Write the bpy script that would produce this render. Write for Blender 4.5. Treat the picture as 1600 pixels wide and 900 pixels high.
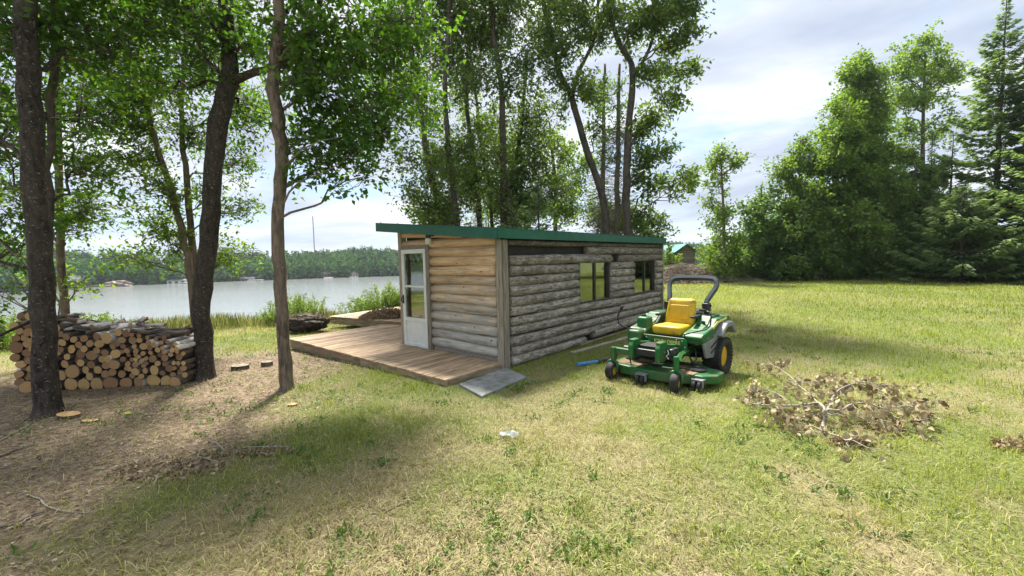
import bpy, bmesh, math, random
import numpy as np
from mathutils import Vector, Matrix
random.seed(7); rng = np.random.default_rng(7)
S = bpy.context.scene
for o in list(bpy.data.objects): bpy.data.objects.remove(o)
COL = S.collection
R = math.radians
PI = math.pi

# ------------------------------------------------------------------ camera
EYE = np.array([0, 0, 1.75]); FPX = 662.; PITCH = .068; ROLL = -.0217
_F = np.array([0, math.cos(PITCH), -math.sin(PITCH)]); _R = np.array([1., 0, 0]); _U = np.cross(_R, _F)
_c, _s = math.cos(ROLL), math.sin(ROLL); _R, _U = _c*_R + _s*_U, -_s*_R + _c*_U
cam = bpy.data.cameras.new('camera'); co = bpy.data.objects.new('camera', cam); COL.objects.link(co)
cam.sensor_width = 36; cam.lens = FPX/1600*36; cam.clip_start = .05; cam.clip_end = 3000
mw = Matrix.Identity(4)
for i in range(3): mw[i][0] = _R[i]; mw[i][1] = _U[i]; mw[i][2] = -_F[i]; mw[i][3] = EYE[i]
co.matrix_world = mw; S.camera = co

# ------------------------------------------------------------------ light
SUN_AZ = R(-7); SUN_EL = R(58)          # azimuth from +Y towards +X
sd = Vector((math.sin(SUN_AZ)*math.cos(SUN_EL), math.cos(SUN_AZ)*math.cos(SUN_EL), math.sin(SUN_EL)))
sl = bpy.data.lights.new('sun', 'SUN'); sl.energy = 4.7; sl.angle = R(8); sl.color = (1, .94, .84)
so = bpy.data.objects.new('sun', sl); COL.objects.link(so); so.rotation_euler = (-sd).to_track_quat('-Z', 'Y').to_euler()
S.view_settings.view_transform = 'Standard'; S.view_settings.look = 'None'
S.view_settings.exposure = 1.4; S.view_settings.gamma = 1
W = bpy.data.worlds.new('World'); S.world = W; W.use_nodes = True
SKY_STRENGTH = .102

class NT:
    def __init__(s, tree): s.t = tree; s.n = tree.nodes; s.l = tree.links
    def __call__(s, typ, **k):
        nd = s.n.new(typ); ins = k.pop('i', {}); 
        for a, b in k.items(): setattr(nd, a, b)
        for a, b in ins.items(): s.set(nd.inputs[a], b)
        return nd
    def set(s, sock, v):
        if isinstance(v, bpy.types.NodeSocket): s.l.new(v, sock)
        elif isinstance(v, (tuple, list)) and len(v) == 3 and sock.type == 'RGBA': sock.default_value = (*v, 1)
        else: sock.default_value = v
    def math(s, op, a, b=0., c=0., clamp=False):
        nd = s('ShaderNodeMath', operation=op, use_clamp=clamp)
        s.set(nd.inputs[0], a); s.set(nd.inputs[1], b); s.set(nd.inputs[2], c); return nd.outputs[0]
    def mix(s, f, a, b, bt='MIX'):
        nd = s('ShaderNodeMix', data_type='RGBA', blend_type=bt)
        s.set(nd.inputs[0], f); s.set(nd.inputs[6], a); s.set(nd.inputs[7], b); return nd.outputs[2]
    def ramp(s, f, stops, interp='LINEAR'):
        nd = s('ShaderNodeValToRGB'); cr = nd.color_ramp; cr.interpolation = interp
        while len(cr.elements) < len(stops): cr.elements.new(.5)
        for e, (p, c) in zip(cr.elements, stops):
            e.position = p; e.color = (*c, 1) if isinstance(c, (tuple, list)) else (c, c, c, 1)
        s.set(nd.inputs[0], f); return nd.outputs[0]
    def noise(s, vec, scale, detail=4., rough=.55, dist=0.):
        nd = s('ShaderNodeTexNoise'); nd.inputs['Scale'].default_value = scale; nd.inputs['Detail'].default_value = detail
        nd.inputs['Roughness'].default_value = rough; nd.inputs['Distortion'].default_value = dist
        if vec is not None: s.l.new(vec, nd.inputs['Vector'])
        return nd.outputs[0]
    def map(s, vec, scale=(1, 1, 1), loc=(0, 0, 0), rot=(0, 0, 0)):
        nd = s('ShaderNodeMapping'); s.l.new(vec, nd.inputs[0]); nd.inputs['Scale'].default_value = scale
        nd.inputs['Location'].default_value = loc; nd.inputs['Rotation'].default_value = rot; return nd.outputs[0]

def build_world():
    n = NT(W.node_tree); n.n.clear()
    sky = n('ShaderNodeTexSky', sky_type='NISHITA', sun_disc=False, sun_elevation=SUN_EL, sun_rotation=SUN_AZ, air_density=1.0, dust_density=1.5, ozone_density=1.0)
    tc = n('ShaderNodeTexCoord'); d = tc.outputs['Generated']
    sp = n('ShaderNodeSeparateXYZ'); n.l.new(d, sp.inputs[0])
    z = n.math('ADD', n.math('MAXIMUM', sp.outputs[2], 0.), .16)
    px = n.math('DIVIDE', sp.outputs[0], z); py = n.math('DIVIDE', sp.outputs[1], z)
    cb = n('ShaderNodeCombineXYZ'); n.set(cb.inputs[0], px); n.set(cb.inputs[1], py); v = cb.outputs[0]
    v = n.map(v, (1, 1, 1), (3.1, -1.7, 0.4), (0, 0, .5))
    n1 = n.noise(v, .75, 6, .55, .3); n2 = n.noise(v, 1.9, 7, .6, .25)
    n3 = n.noise(n.map(v, (.8, 1.25, 1), (5, 2, 9)), .85, 5, .55, .5)
    f = n.math('ADD', n.math('MULTIPLY', n1, .62), n.math('MULTIPLY', n2, .38))
    cover = n.ramp(f, [(.40, 0.), (.52, 1.)])
    shade = n.ramp(n3, [(.38, (2.0, 2.35, 3.05)), (.50, (2.9, 3.2, 3.75)), (.60, (4.3, 4.4, 4.5))])
    blue = n.mix(.8, sky.outputs[0], (1.75, 2.75, 3.9))
    c = n.mix(cover, blue, shade)
    # paler towards the horizon, and forward-scattered glow of thin cloud around the sun
    hz = n.math('POWER', n.math('SUBTRACT', 1., n.math('MAXIMUM', sp.outputs[2], 0.), clamp=True), 9.)
    c = n.mix(n.math('MULTIPLY', hz, .55), c, (3.5, 3.8, 4.05))
    dp = n('ShaderNodeVectorMath', operation='DOT_PRODUCT'); n.l.new(d, dp.inputs[0]); dp.inputs[1].default_value = sd
    g = n.math('POWER', n.math('MAXIMUM', dp.outputs['Value'], 0.), 9.)
    c = n.mix(g, c, (7., 6.8, 6.6), 'MIX')
    bg = n('ShaderNodeBackground', i={'Strength': SKY_STRENGTH}); n.l.new(c, bg.inputs[0])
    out = n('ShaderNodeOutputWorld'); n.l.new(bg.outputs[0], out.inputs[0])
build_world()

# ------------------------------------------------------------------ places
def vnoise(x, y, sc, seed=0):
    x = np.asarray(x, float)*sc + 37.7*seed + 500; y = np.asarray(y, float)*sc + 11.3*seed + 500
    xi = np.floor(x).astype(np.int64); yi = np.floor(y).astype(np.int64); fx = x-xi; fy = y-yi
    fx = fx*fx*(3-2*fx); fy = fy*fy*(3-2*fy)
    def h(a, b):
        k = (a*374761393 + b*668265263 + seed*1442695) & 0xffffffff
        k = ((k ^ (k >> 13))*1274126177) & 0xffffffff
        return ((k ^ (k >> 16)) & 0xffff)/65535.
    return (h(xi, yi)*(1-fx)+h(xi+1, yi)*fx)*(1-fy) + (h(xi, yi+1)*(1-fx)+h(xi+1, yi+1)*fx)*fy
def fnoise(x, y, sc, seed=0, o=3):
    r = 0; a = 1; t = 0
    for k in range(o): r = r+a*vnoise(x, y, sc*2**k, seed+k); t += a; a *= .5
    return r/t
def sst(t): t = np.clip(t, 0, 1); return t*t*(3-2*t)
def bank_s(x, y):
    x = np.asarray(x, float)
    yb = np.where(x < -1, 15.2+.34*(x+4), 16.22+1.7*(x+1))
    return (np.asarray(y, float)-yb)*np.where(x < -1, .95, .6)
def zt(x, y):
    x = np.asarray(x, float); y = np.asarray(y, float); s = bank_s(x, y)
    z = -.14*sst((-x*.6+y*.8-5)/6)*sst((1.2-x)/3) - .16*sst((s+4)/5)
    z = z - 9.5*sst(s/24) + .10*(fnoise(x, y, .35, 3)-.5)*sst((np.hypot(x, y)-3)/8) + .02*(fnoise(x, y, 2.2, 5)-.5)
    z = z + .08*sst((x-6)/8)*0
    return z
def Z(x, y): return float(zt(x, y))
def ray(px, py): return _F + _R*(px-800)/FPX + _U*(450-py)/FPX
def G(px, py, h=0.):                       # where the sight line meets the ground (plus h)
    d = ray(px, py); t = 1.5; dt = .04
    while t < 60:
        p = EYE+d*t; z = Z(p[0], p[1])+h
        if p[2] <= z or float(bank_s(p[0], p[1])) > .2: break
        t += dt*max(1, t*.2)
    if p[2] <= z:
        a, b = t-dt*max(1, t*.2), t
        for _ in range(8):
            t = (a+b)/2; p = EYE+d*t
            if p[2] <= Z(p[0], p[1])+h: b = t
            else: a = t
    return Vector((p[0], p[1], Z(p[0], p[1])+h))
def AT(px, py, depth):
    d = ray(px, py); return EYE+d*depth/d[1]
TH = .8505; UX = np.array([math.cos(TH), math.sin(TH), 0]); VX = np.array([-math.sin(TH), math.cos(TH), 0]); A0 = np.array([-.1335, 6.7336, 0])
def cabin_uv(x, y):
    dx = np.asarray(x)-A0[0]; dy = np.asarray(y)-A0[1]
    return dx*UX[0]+dy*UX[1], dx*VX[0]+dy*VX[1]
def soil_at(x, y):
    n = fnoise(x, y, .9, 11)-.5; n2 = fnoise(x, y, 3.1, 21)-.5
    m = sst((-1.75-x+1.9*n+.7*n2)/1.5)*sst((10.2-y+1.5*n)/2.2)*sst((x+11)/3)
    return np.clip(m, 0, 1)

# ------------------------------------------------------------------ object helpers
def props(o, label=None, cat=None, group=None, kind=None):
    if label: o['label'] = label
    if cat: o['category'] = cat
    if group: o['group'] = group
    if kind: o['kind'] = kind
    return o
def link(name, me, parent=None, loc=None, rot=None, scale=None):
    o = bpy.data.objects.new(name, me); COL.objects.link(o)
    if parent is not None: o.parent = parent
    if loc is not None: o.location = loc
    if rot is not None: o.rotation_euler = rot
    if scale is not None: o.scale = scale
    return o
def thing(name, label, cat, loc=(0, 0, 0), rz=0, group=None, rot=None):
    o = link(name, None, None, loc, rot or (0, 0, rz)); o.empty_display_size = .1
    return props(o, label, cat, group)
def smooth(me): me.polygons.foreach_set('use_smooth', [True]*len(me.polygons))
class MB:
    def __init__(s): s.v = []; s.f = []; s.m = []; s.k = 0
    def mat(s, k): s.k = k; return s
    def add(s, vs, fs):
        b = len(s.v); s.v += [tuple(p) for p in vs]; s.f += [tuple(b+i for i in f) for f in fs]; s.m += [s.k]*len(fs); return s
    def box(s, x0, x1, y0, y1, z0, z1, M=None):
        vs = [Vector(p) for p in ((x0, y0, z0), (x1, y0, z0), (x1, y1, z0), (x0, y1, z0), (x0, y0, z1), (x1, y0, z1), (x1, y1, z1), (x0, y1, z1))]
        if M: vs = [M @ p for p in vs]
        return s.add(vs, [(0, 3, 2, 1), (4, 5, 6, 7), (0, 1, 5, 4), (1, 2, 6, 5), (2, 3, 7, 6), (3, 0, 4, 7)])
    def rbox(s, x0, x1, y0, y1, z0, z1, r=.01, seg=2, M=None):
        bm = bmesh.new(); bmesh.ops.create_cube(bm, size=1)
        for w in bm.verts: w.co = Vector(((x0+x1)/2+w.co.x*(x1-x0), (y0+y1)/2+w.co.y*(y1-y0), (z0+z1)/2+w.co.z*(z1-z0)))
        bmesh.ops.bevel(bm, geom=bm.edges[:], offset=r, segments=seg, profile=.5, affect='EDGES')
        return s.bm(bm, M)
    def bm(s, bm, M=None):
        bm.verts.index_update()
        s.add([(M @ w.co if M else w.co.copy()) for w in bm.verts], [[w.index for w in f.verts] for f in bm.faces]); bm.free(); return s
    def prism(s, pts, x0, x1, axis='x', r=0., M=None):     # a closed outline pushed along an axis
        bm = bmesh.new()
        def P(a, b, c): return {'x': (c, a, b), 'y': (a, c, b), 'z': (a, b, c)}[axis]
        vs = [bm.verts.new(P(a, b, x0)) for a, b in pts]; f = bm.faces.new(vs)
        e = bmesh.ops.extrude_face_region(bm, geom=[f]); d = Vector(P(0, 0, x1-x0))
        bmesh.ops.translate(bm, verts=[g for g in e['geom'] if isinstance(g, bmesh.types.BMVert)], vec=d)
        bmesh.ops.recalc_face_normals(bm, faces=bm.faces[:])
        if r: bmesh.ops.bevel(bm, geom=bm.edges[:], offset=r, segments=2, profile=.5, affect='EDGES')
        return s.bm(bm, M)
    def tube(s, path, rad, n=8, caps=True, twist=None, flat=1.):
        path = [Vector(p) for p in path]
        if not hasattr(rad, '__len__'): rad = [rad]*len(path)
        rings = []; up = None
        for i, p in enumerate(path):
            t = (path[min(i+1, len(path)-1)]-path[max(i-1, 0)])
            if t.length < 1e-9: t = Vector((0, 0, 1))
            t.normalize()
            if up is None:
                a = Vector((0, 0, 1)) if abs(t.z) < .9 else Vector((1, 0, 0)); up = t.cross(a).normalized()
            up = (up-t*up.dot(t)).normalized(); w = t.cross(up)
            rings.append([p+(up*math.cos(2*PI*k/n)+w*math.sin(2*PI*k/n)*flat)*rad[i] for k in range(n)])
        vs = [q for r_ in rings for q in r_]; fs = []
        for i in range(len(path)-1):
            for k in range(n):
                a = i*n+k; b = i*n+(k+1) % n; fs.append((a, b, b+n, a+n))
        if caps: fs += [tuple(range(n))[::-1], tuple((len(path)-1)*n+k for k in range(n))]
        return s.add(vs, fs)
    def lathe(s, prof, n=20, M=None, axis='x'):           # prof: (along, radius)
        vs = []; fs = []; m = len(prof)
        for a, r in prof:
            for k in range(n):
                t = 2*PI*k/n; c, d = r*math.cos(t), r*math.sin(t)
                p = Vector({'x': (a, c, d), 'y': (c, a, d), 'z': (c, d, a)}[axis]); vs.append(M @ p if M else p)
        for i in range(m-1):
            for k in range(n):
                a = i*n+k; b = i*n+(k+1) % n; fs.append((a, b, b+n, a+n))
        fs += [tuple(range(n))[::-1], tuple((m-1)*n+k for k in range(n))]
        return s.add(vs, fs)
    def mesh(s, name, mats, sm=False):
        me = bpy.data.meshes.new(name); me.from_pydata(s.v, [], s.f)
        for m in (mats if isinstance(mats, (list, tuple)) else [mats]): me.materials.append(m)
        me.polygons.foreach_set('material_index', s.m)
        if sm: smooth(me)
        me.update(); return me
    def build(s, name, mats, parent=None, loc=None, rot=None, sm=False):
        return link(name, s.mesh(name, mats, sm), parent, loc, rot)

def np_mesh(name, verts, faces_tri=None, faces_quad=None, mats=(), attrs=None, mat_idx=None, sm=False):
    me = bpy.data.meshes.new(name); V = np.asarray(verts, np.float32).reshape(-1, 3)
    nt = 0 if faces_tri is None else len(faces_tri); nq = 0 if faces_quad is None else len(faces_quad)
    loops = np.concatenate([np.asarray(f, np.int32).reshape(-1) for f in (faces_tri, faces_quad) if f is not None])
    starts = np.concatenate([np.arange(nt)*3, nt*3+np.arange(nq)*4]).astype(np.int32)
    me.vertices.add(len(V)); me.vertices.foreach_set('co', V.reshape(-1))
    me.loops.add(len(loops)); me.loops.foreach_set('vertex_index', loops)
    me.polygons.add(nt+nq); me.polygons.foreach_set('loop_start', starts)
    for m in mats: me.materials.append(m)
    if mat_idx is not None: me.polygons.foreach_set('material_index', np.asarray(mat_idx, np.int32))
    if sm: me.polygons.foreach_set('use_smooth', np.ones(nt+nq, bool))
    me.update(calc_edges=True)
    for k, a in (attrs or {}).items():
        at = me.attributes.new(k, 'FLOAT', 'POINT'); at.data.foreach_set('value', np.asarray(a, np.float32))
    return me

# ------------------------------------------------------------------ materials
def material(name):
    m = bpy.data.materials.new(name); m.use_nodes = True; n = NT(m.node_tree); n.n.clear()
    out = n('ShaderNodeOutputMaterial'); return m, n, out
def surf(name, cols, scale=3., stretch=(1, 1, 1), rough=.7, bump=.3, bscale=None, metal=0., jitter=.25, detail=6, spec=.4, dirt=None, coat=0., stops=None, bdist=.01):
    m, n, out = material(name)
    tc = n('ShaderNodeTexCoord'); oi = n('ShaderNodeObjectInfo')
    off = n('ShaderNodeVectorMath', operation='ADD'); n.l.new(n.map(tc.outputs['Object'], stretch), off.inputs[0])
    cx = n('ShaderNodeCombineXYZ'); r = n.math('MULTIPLY', oi.outputs['Random'], 40.)
    for k in range(3): n.l.new(r, cx.inputs[k])
    n.l.new(cx.outputs[0], off.inputs[1]); v = off.outputs[0]
    f = n.noise(v, scale, detail, .62, .2)
    k = len(cols)
    stops = stops or [.32+.36*i/max(1, k-1) for i in range(k)]
    c = n.ramp(f, list(zip(stops, cols)))
    if jitter:
        val = n.math('ADD', n.math('MULTIPLY', oi.outputs['Random'], jitter*2), 1-jitter)
        hs = n('ShaderNodeHueSaturation'); n.l.new(c, hs.inputs['Color']); n.l.new(val, hs.inputs['Value']); c = hs.outputs[0]
    if dirt:                                # (scale, lo, hi, colour)
        dn = n.noise(tc.outputs['Object'], dirt[0], 6, .65, .3)
        c = n.mix(n.ramp(dn, [(dirt[1], 0.), (dirt[2], 1.)]), c, dirt[3])
    b = n('ShaderNodeBsdfPrincipled', i={'Base Color': c, 'Roughness': rough, 'Metallic': metal, 'Specular IOR Level': spec, 'Coat Weight': coat})
    if bump:
        bn = n('ShaderNodeBump', i={'Strength': bump, 'Distance': bdist}); n.l.new(n.noise(v, bscale or scale*2, 6, .7), bn.inputs['Height']); n.l.new(bn.outputs[0], b.inputs['Normal'])
    n.l.new(b.outputs[0], out.inputs[0]); return m
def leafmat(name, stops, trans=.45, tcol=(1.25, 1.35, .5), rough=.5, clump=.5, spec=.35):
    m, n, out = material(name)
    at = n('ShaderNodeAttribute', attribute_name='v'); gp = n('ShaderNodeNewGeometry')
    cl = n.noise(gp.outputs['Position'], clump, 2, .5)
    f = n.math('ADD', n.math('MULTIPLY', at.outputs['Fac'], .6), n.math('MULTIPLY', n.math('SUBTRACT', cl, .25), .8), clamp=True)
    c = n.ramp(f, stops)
    b = n('ShaderNodeBsdfPrincipled', i={'Base Color': c, 'Roughness': rough, 'Specular IOR Level': spec})
    t = n('ShaderNodeBsdfTranslucent'); n.l.new(n.mix(1., c, tcol, 'MULTIPLY'), t.inputs[0])
    mx = n('ShaderNodeMixShader'); mx.inputs[0].default_value = trans; n.l.new(b.outputs[0], mx.inputs[1]); n.l.new(t.outputs[0], mx.inputs[2])
    n.l.new(mx.outputs[0], out.inputs[0]); return m
def bark(name, base, dark, fleck, fl=.62, stretch=(1, 1, .35), fst=(1, 1, 5), bump=.8):
    m, n, out = material(name); tc = n('ShaderNodeTexCoord'); v = tc.outputs['Object']
    a = n.noise(n.map(v, stretch), 22., 6, .65, .5); c = n.ramp(a, [(.35, dark), (.62, base)])
    big = n.noise(v, 1.7, 3, .6); c = n.mix(n.ramp(big, [(.4, 0.), (.65, .5)]), c, tuple(x*1.5 for x in base))
    fn = n.noise(n.map(v, fst), 9., 5, .7, .4); c = n.mix(n.ramp(fn, [(fl, 0.), (fl+.05, 1.)]), c, fleck)
    b = n('ShaderNodeBsdfPrincipled', i={'Base Color': c, 'Roughness': .85, 'Specular IOR Level': .2})
    bn = n('ShaderNodeBump', i={'Strength': bump, 'Distance': .02}); n.l.new(a, bn.inputs['Height']); n.l.new(bn.outputs[0], b.inputs['Normal'])
    n.l.new(b.outputs[0], out.inputs[0]); return m
M = {}
M['bark_birch'] = bark('bark_birch', (.062, .050, .040), (.010, .009, .008), (.24, .225, .19), .60, fst=(3.2, 3.2, 4.5), bump=1.2)
M['bark_pale'] = bark('bark_pale', (.16, .13, .10), (.03, .024, .02), (.34, .31, .27), .63, (1, 1, .35), (1, 1, 5.5))
M['bark_grey'] = bark('bark_grey', (.20, .155, .115), (.035, .027, .022), (.34, .33, .27), .63, (1, 1, .22), (1.5, 1.5, 1.5), 1.3)
M['bark_dark'] = bark('bark_dark', (.10, .085, .068), (.025, .02, .017), (.2, .19, .15), .68, (1, 1, .3), (1, 1, 1))
M['bark_dead'] = bark('bark_dead', (.22, .19, .16), (.08, .065, .055), (.35, .33, .3), .62, (1, 1, .3), (1, 1, 1))
G3 = lambda a, b, c: [(0., a), (.45, b), (1., c)]
M['leaf_near'] = leafmat('leaf_near', G3((.024, .068, .012), (.055, .135, .022), (.13, .24, .036)), .52, (1.7, 1.7, .5))
M['leaf_light'] = leafmat('leaf_light', G3((.055, .12, .022), (.11, .20, .04), (.20, .31, .07)), .5, (1.6, 1.5, .5))
M['leaf_mid'] = leafmat('leaf_mid', G3((.035, .095, .015), (.08, .17, .028), (.17, .28, .04)), .58, (1.75, 1.55, .5))
M['leaf_weed'] = leafmat('leaf_weed', G3((.07, .13, .03), (.12, .21, .045), (.19, .30, .07)), .35, (1.2, 1.2, .7))
M['leaf_grove'] = leafmat('leaf_grove', G3((.035, .08, .022), (.08, .15, .04), (.16, .24, .06)), .5, (1.6, 1.5, .55), clump=.35)
M['leaf_wood'] = leafmat('leaf_wood', G3((.08, .145, .04), (.16, .25, .065), (.25, .36, .10)), .52, (1.35, 1.4, .6), clump=.25)
M['leaf_darkwood'] = leafmat('leaf_darkwood', G3((.055, .115, .04), (.11, .19, .06), (.18, .27, .09)), .5, (1.3, 1.4, .6), clump=.25)
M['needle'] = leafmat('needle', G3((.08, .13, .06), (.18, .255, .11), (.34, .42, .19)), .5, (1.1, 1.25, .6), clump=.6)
M['leaf_shrub'] = leafmat('leaf_shrub', G3((.06, .12, .025), (.15, .25, .05), (.28, .38, .10)), .45, (1.4, 1.3, .6), clump=1.)
M['leaf_far'] = leafmat('leaf_far', G3((.030, .080, .030), (.065, .145, .045), (.13, .22, .06)), .25, (1.2, 1.3, .6), clump=.09, spec=0., rough=.9)
M['leaf_farpine'] = leafmat('leaf_farpine', G3((.02, .048, .035), (.036, .07, .045), (.06, .10, .055)), .1, (1, 1, .8), clump=.1, spec=0., rough=.9)
M['leaf_bank'] = leafmat('leaf_bank', G3((.12, .19, .04), (.26, .30, .10), (.46, .42, .22)), .4, (1.2, 1.15, .8), clump=.8)
M['leaf_dead'] = leafmat('leaf_dead', G3((.13, .085, .045), (.26, .19, .11), (.40, .32, .21)), .2, (1.1, 1, .8), rough=.8, clump=2.)
M['leaf_yellow'] = leafmat('leaf_yellow', G3((.5, .5, .05), (.6, .6, .08), (.7, .7, .1)), .3, (1, 1, .8))
M['twig'] = surf('twig', [(.06, .045, .035), (.13, .105, .08)], 9, bump=.2, jitter=.1)
M['twig_pale'] = surf('twig_pale', [(.20, .17, .135), (.36, .325, .28)], 9, bump=.2, jitter=.1)

def grassmat():
    m, n, out = material('grass_blades')
    at = n('ShaderNodeAttribute', attribute_name='v'); ad = n('ShaderNodeAttribute', attribute_name='dry')
    green = n.ramp(at.outputs['Fac'], [(0., (.11, .148, .026)), (.5, (.25, .30, .055)), (1., (.43, .475, .11))])
    dry = n.ramp(at.outputs['Fac'], [(0., (.15, .115, .06)), (.5, (.36, .30, .175)), (1., (.62, .54, .36))])
    c = n.mix(ad.outputs['Fac'], green, dry)
    b = n('ShaderNodeBsdfPrincipled', i={'Base Color': c, 'Roughness': .6, 'Specular IOR Level': .3})
    t = n('ShaderNodeBsdfTranslucent'); n.l.new(n.mix(1., c, (1.3, 1.3, .8), 'MULTIPLY'), t.inputs[0])
    mx = n('ShaderNodeMixShader'); mx.inputs[0].default_value = .4; n.l.new(b.outputs[0], mx.inputs[1]); n.l.new(t.outputs[0], mx.inputs[2])
    n.l.new(mx.outputs[0], out.inputs[0]); return m
M['grass'] = grassmat()
def groundmat():
    m, n, out = material('ground_soil'); gp = n('ShaderNodeNewGeometry'); P = gp.outputs['Position']
    so_ = n('ShaderNodeAttribute', attribute_name='soil'); dr = n('ShaderNodeAttribute', attribute_name='dry')
    a = n.noise(P, 14., 8, .75, .5); b_ = n.noise(P, 70., 5, .7)
    soil = n.ramp(a, [(.3, (.070, .050, .036)), (.46, (.15, .112, .078)), (.58, (.27, .21, .145)), (.7, (.42, .345, .25))])
    turf = n.ramp(b_, [(.3, (.06, .075, .025)), (.5, (.12, .15, .045)), (.7, (.22, .26, .08))])
    strw = n.ramp(b_, [(.3, (.13, .105, .055)), (.5, (.25, .21, .12)), (.7, (.38, .33, .2))])
    c = n.mix(dr.outputs['Fac'], turf, strw); c = n.mix(so_.outputs['Fac'], c, soil)
    b = n('ShaderNodeBsdfPrincipled', i={'Base Color': c, 'Roughness': .9, 'Specular IOR Level': .15})
    bn = n('ShaderNodeBump', i={'Strength': .9, 'Distance': .03}); n.l.new(a, bn.inputs['Height']); n.l.new(bn.outputs[0], b.inputs['Normal'])
    n.l.new(b.outputs[0], out.inputs[0]); return m
M['ground'] = groundmat()
def watermat():
    m, n, out = material('lake_water'); gp = n('ShaderNodeNewGeometry')
    v = n.map(gp.outputs['Position'], (.35, 1, 1), rot=(0, 0, .25)); a = n.noise(v, .45, 6, .65, .5); a2 = n.noise(gp.outputs['Position'], .05, 3, .6)
    b = n('ShaderNodeBsdfPrincipled', i={'Base Color': (.21, .23, .23), 'Roughness': .12, 'IOR': 1.33, 'Specular IOR Level': .8})
    bn = n('ShaderNodeBump', i={'Strength': n.math('MULTIPLY_ADD', a2, .8, .1), 'Distance': .22}); n.l.new(a, bn.inputs['Height']); n.l.new(bn.outputs[0], b.inputs['Normal'])
    n.l.new(b.outputs[0], out.inputs[0]); return m
M['water'] = watermat()
M['hill'] = surf('hill', [(.02, .035, .014), (.04, .06, .025)], .3, bump=0, jitter=0, spec=0., rough=1.)
M['rock'] = surf('rock', [(.16, .125, .10), (.30, .24, .20)], .5, bump=.4, jitter=0)

def loggrey():
    m, n, out = material('weathered_grey_log'); tc = n('ShaderNodeTexCoord'); oi = n('ShaderNodeObjectInfo')
    off = n('ShaderNodeVectorMath', operation='ADD'); n.l.new(tc.outputs['Object'], off.inputs[0])
    cx = n('ShaderNodeCombineXYZ'); n.l.new(n.math('MULTIPLY', oi.outputs['Random'], 30.), cx.inputs[0]); n.l.new(cx.outputs[0], off.inputs[1]); v = off.outputs[0]
    a = n.noise(n.map(v, (1.2, 9, 9)), 3.2, 7, .7, .5); b_ = n.noise(n.map(v, (3.2, 6, 6)), 4.2, 8, .8, .8)
    c = n.ramp(a, [(.32, (.07, .058, .046)), (.48, (.285, .25, .205)), (.66, (.52, .48, .42))])
    c = n.mix(n.ramp(b_, [(.53, 0.), (.60, .85)]), c, (.045, .036, .030))
    w = n.noise(n.map(v, (2, 4, 4)), 2.6, 6, .7); c = n.mix(n.ramp(w, [(.55, 0.), (.66, .75)]), c, (.58, .56, .51))
    gp = n('ShaderNodeNewGeometry'); sp = n('ShaderNodeSeparateXYZ'); n.l.new(gp.outputs['Position'], sp.inputs[0])
    top = n.ramp(n.math('ADD', sp.outputs[2], n.math('MULTIPLY', n.math('SUBTRACT', w, .5), .8)), [(.0, 0.), (1., 0.)])
    hi = n.math('MULTIPLY', n.math('SUBTRACT', n.math('ADD', sp.outputs[2], n.math('MULTIPLY', b_, 1.2)), 2.0), 1.2, clamp=True)
    c = n.mix(n.math('MULTIPLY', hi, .75), c, (.05, .042, .033))       # bark left on the upper logs
    hs = n('ShaderNodeHueSaturation'); n.l.new(c, hs.inputs['Color']); n.l.new(n.math('MULTIPLY_ADD', oi.outputs['Random'], .4, .8), hs.inputs['Value'])
    b = n('ShaderNodeBsdfPrincipled', i={'Base Color': hs.outputs[0], 'Roughness': .85, 'Specular IOR Level': .2})
    bn = n('ShaderNodeBump', i={'Strength': .9, 'Distance': .02}); n.l.new(n.math('ADD', a, n.math('MULTIPLY', b_, -1.)), bn.inputs['Height']); n.l.new(bn.outputs[0], b.inputs['Normal'])
    n.l.new(b.outputs[0], out.inputs[0]); return m
M['log_grey'] = loggrey()
def logwarm():
    m, n, out = material('peeled_log'); tc = n('ShaderNodeTexCoord'); oi = n('ShaderNodeObjectInfo')
    off = n('ShaderNodeVectorMath', operation='ADD'); n.l.new(tc.outputs['Object'], off.inputs[0])
    cx = n('ShaderNodeCombineXYZ'); n.l.new(n.math('MULTIPLY', oi.outputs['Random'], 30.), cx.inputs[0]); n.l.new(cx.outputs[0], off.inputs[1]); v = off.outputs[0]
    a = n.noise(n.map(v, (.8, 10, 10)), 3., 6, .65, .6); k = n.noise(n.map(v, (7, 12, 12)), 2.2, 3, .5)
    warm = n.ramp(a, [(.3, (.36, .215, .115)), (.5, (.56, .385, .225)), (.7, (.70, .54, .35))])
    grey = n.ramp(a, [(.3, (.20, .19, .175)), (.5, (.42, .40, .36)), (.7, (.60, .56, .49))])
    gp = n('ShaderNodeNewGeometry'); sp = n('ShaderNodeSeparateXYZ'); n.l.new(gp.outputs['Position'], sp.inputs[0])
    lo = n.noise(n.map(v, (1.6, 5, 5)), 1.5, 5, .7)
    h = n.math('ADD', sp.outputs[2], n.math('MULTIPLY', n.math('SUBTRACT', lo, .5), 2.2))
    c = n.mix(n.ramp(n.math('MULTIPLY', h, .5), [(.30, 0.), (.80, 1.)]), grey, warm)
    c = n.mix(n.ramp(k, [(.67, 0.), (.72, .85)]), c, (.09, .06, .045))
    hs = n('ShaderNodeHueSaturation'); n.l.new(c, hs.inputs['Color']); n.l.new(n.math('MULTIPLY_ADD', oi.outputs['Random'], .3, .82), hs.inputs['Value'])
    b = n('ShaderNodeBsdfPrincipled', i={'Base Color': hs.outputs[0], 'Roughness': .75, 'Specular IOR Level': .25})
    bn = n('ShaderNodeBump', i={'Strength': .5, 'Distance': .01}); n.l.new(a, bn.inputs['Height']); n.l.new(bn.outputs[0], b.inputs['Normal'])
    n.l.new(b.outputs[0], out.inputs[0]); return m
M['log_warm'] = logwarm()
M['trim'] = surf('weathered_trim', [(.13, .11, .085), (.26, .225, .175), (.36, .315, .245)], 3., (14, 14, 1.), bump=.5)
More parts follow.
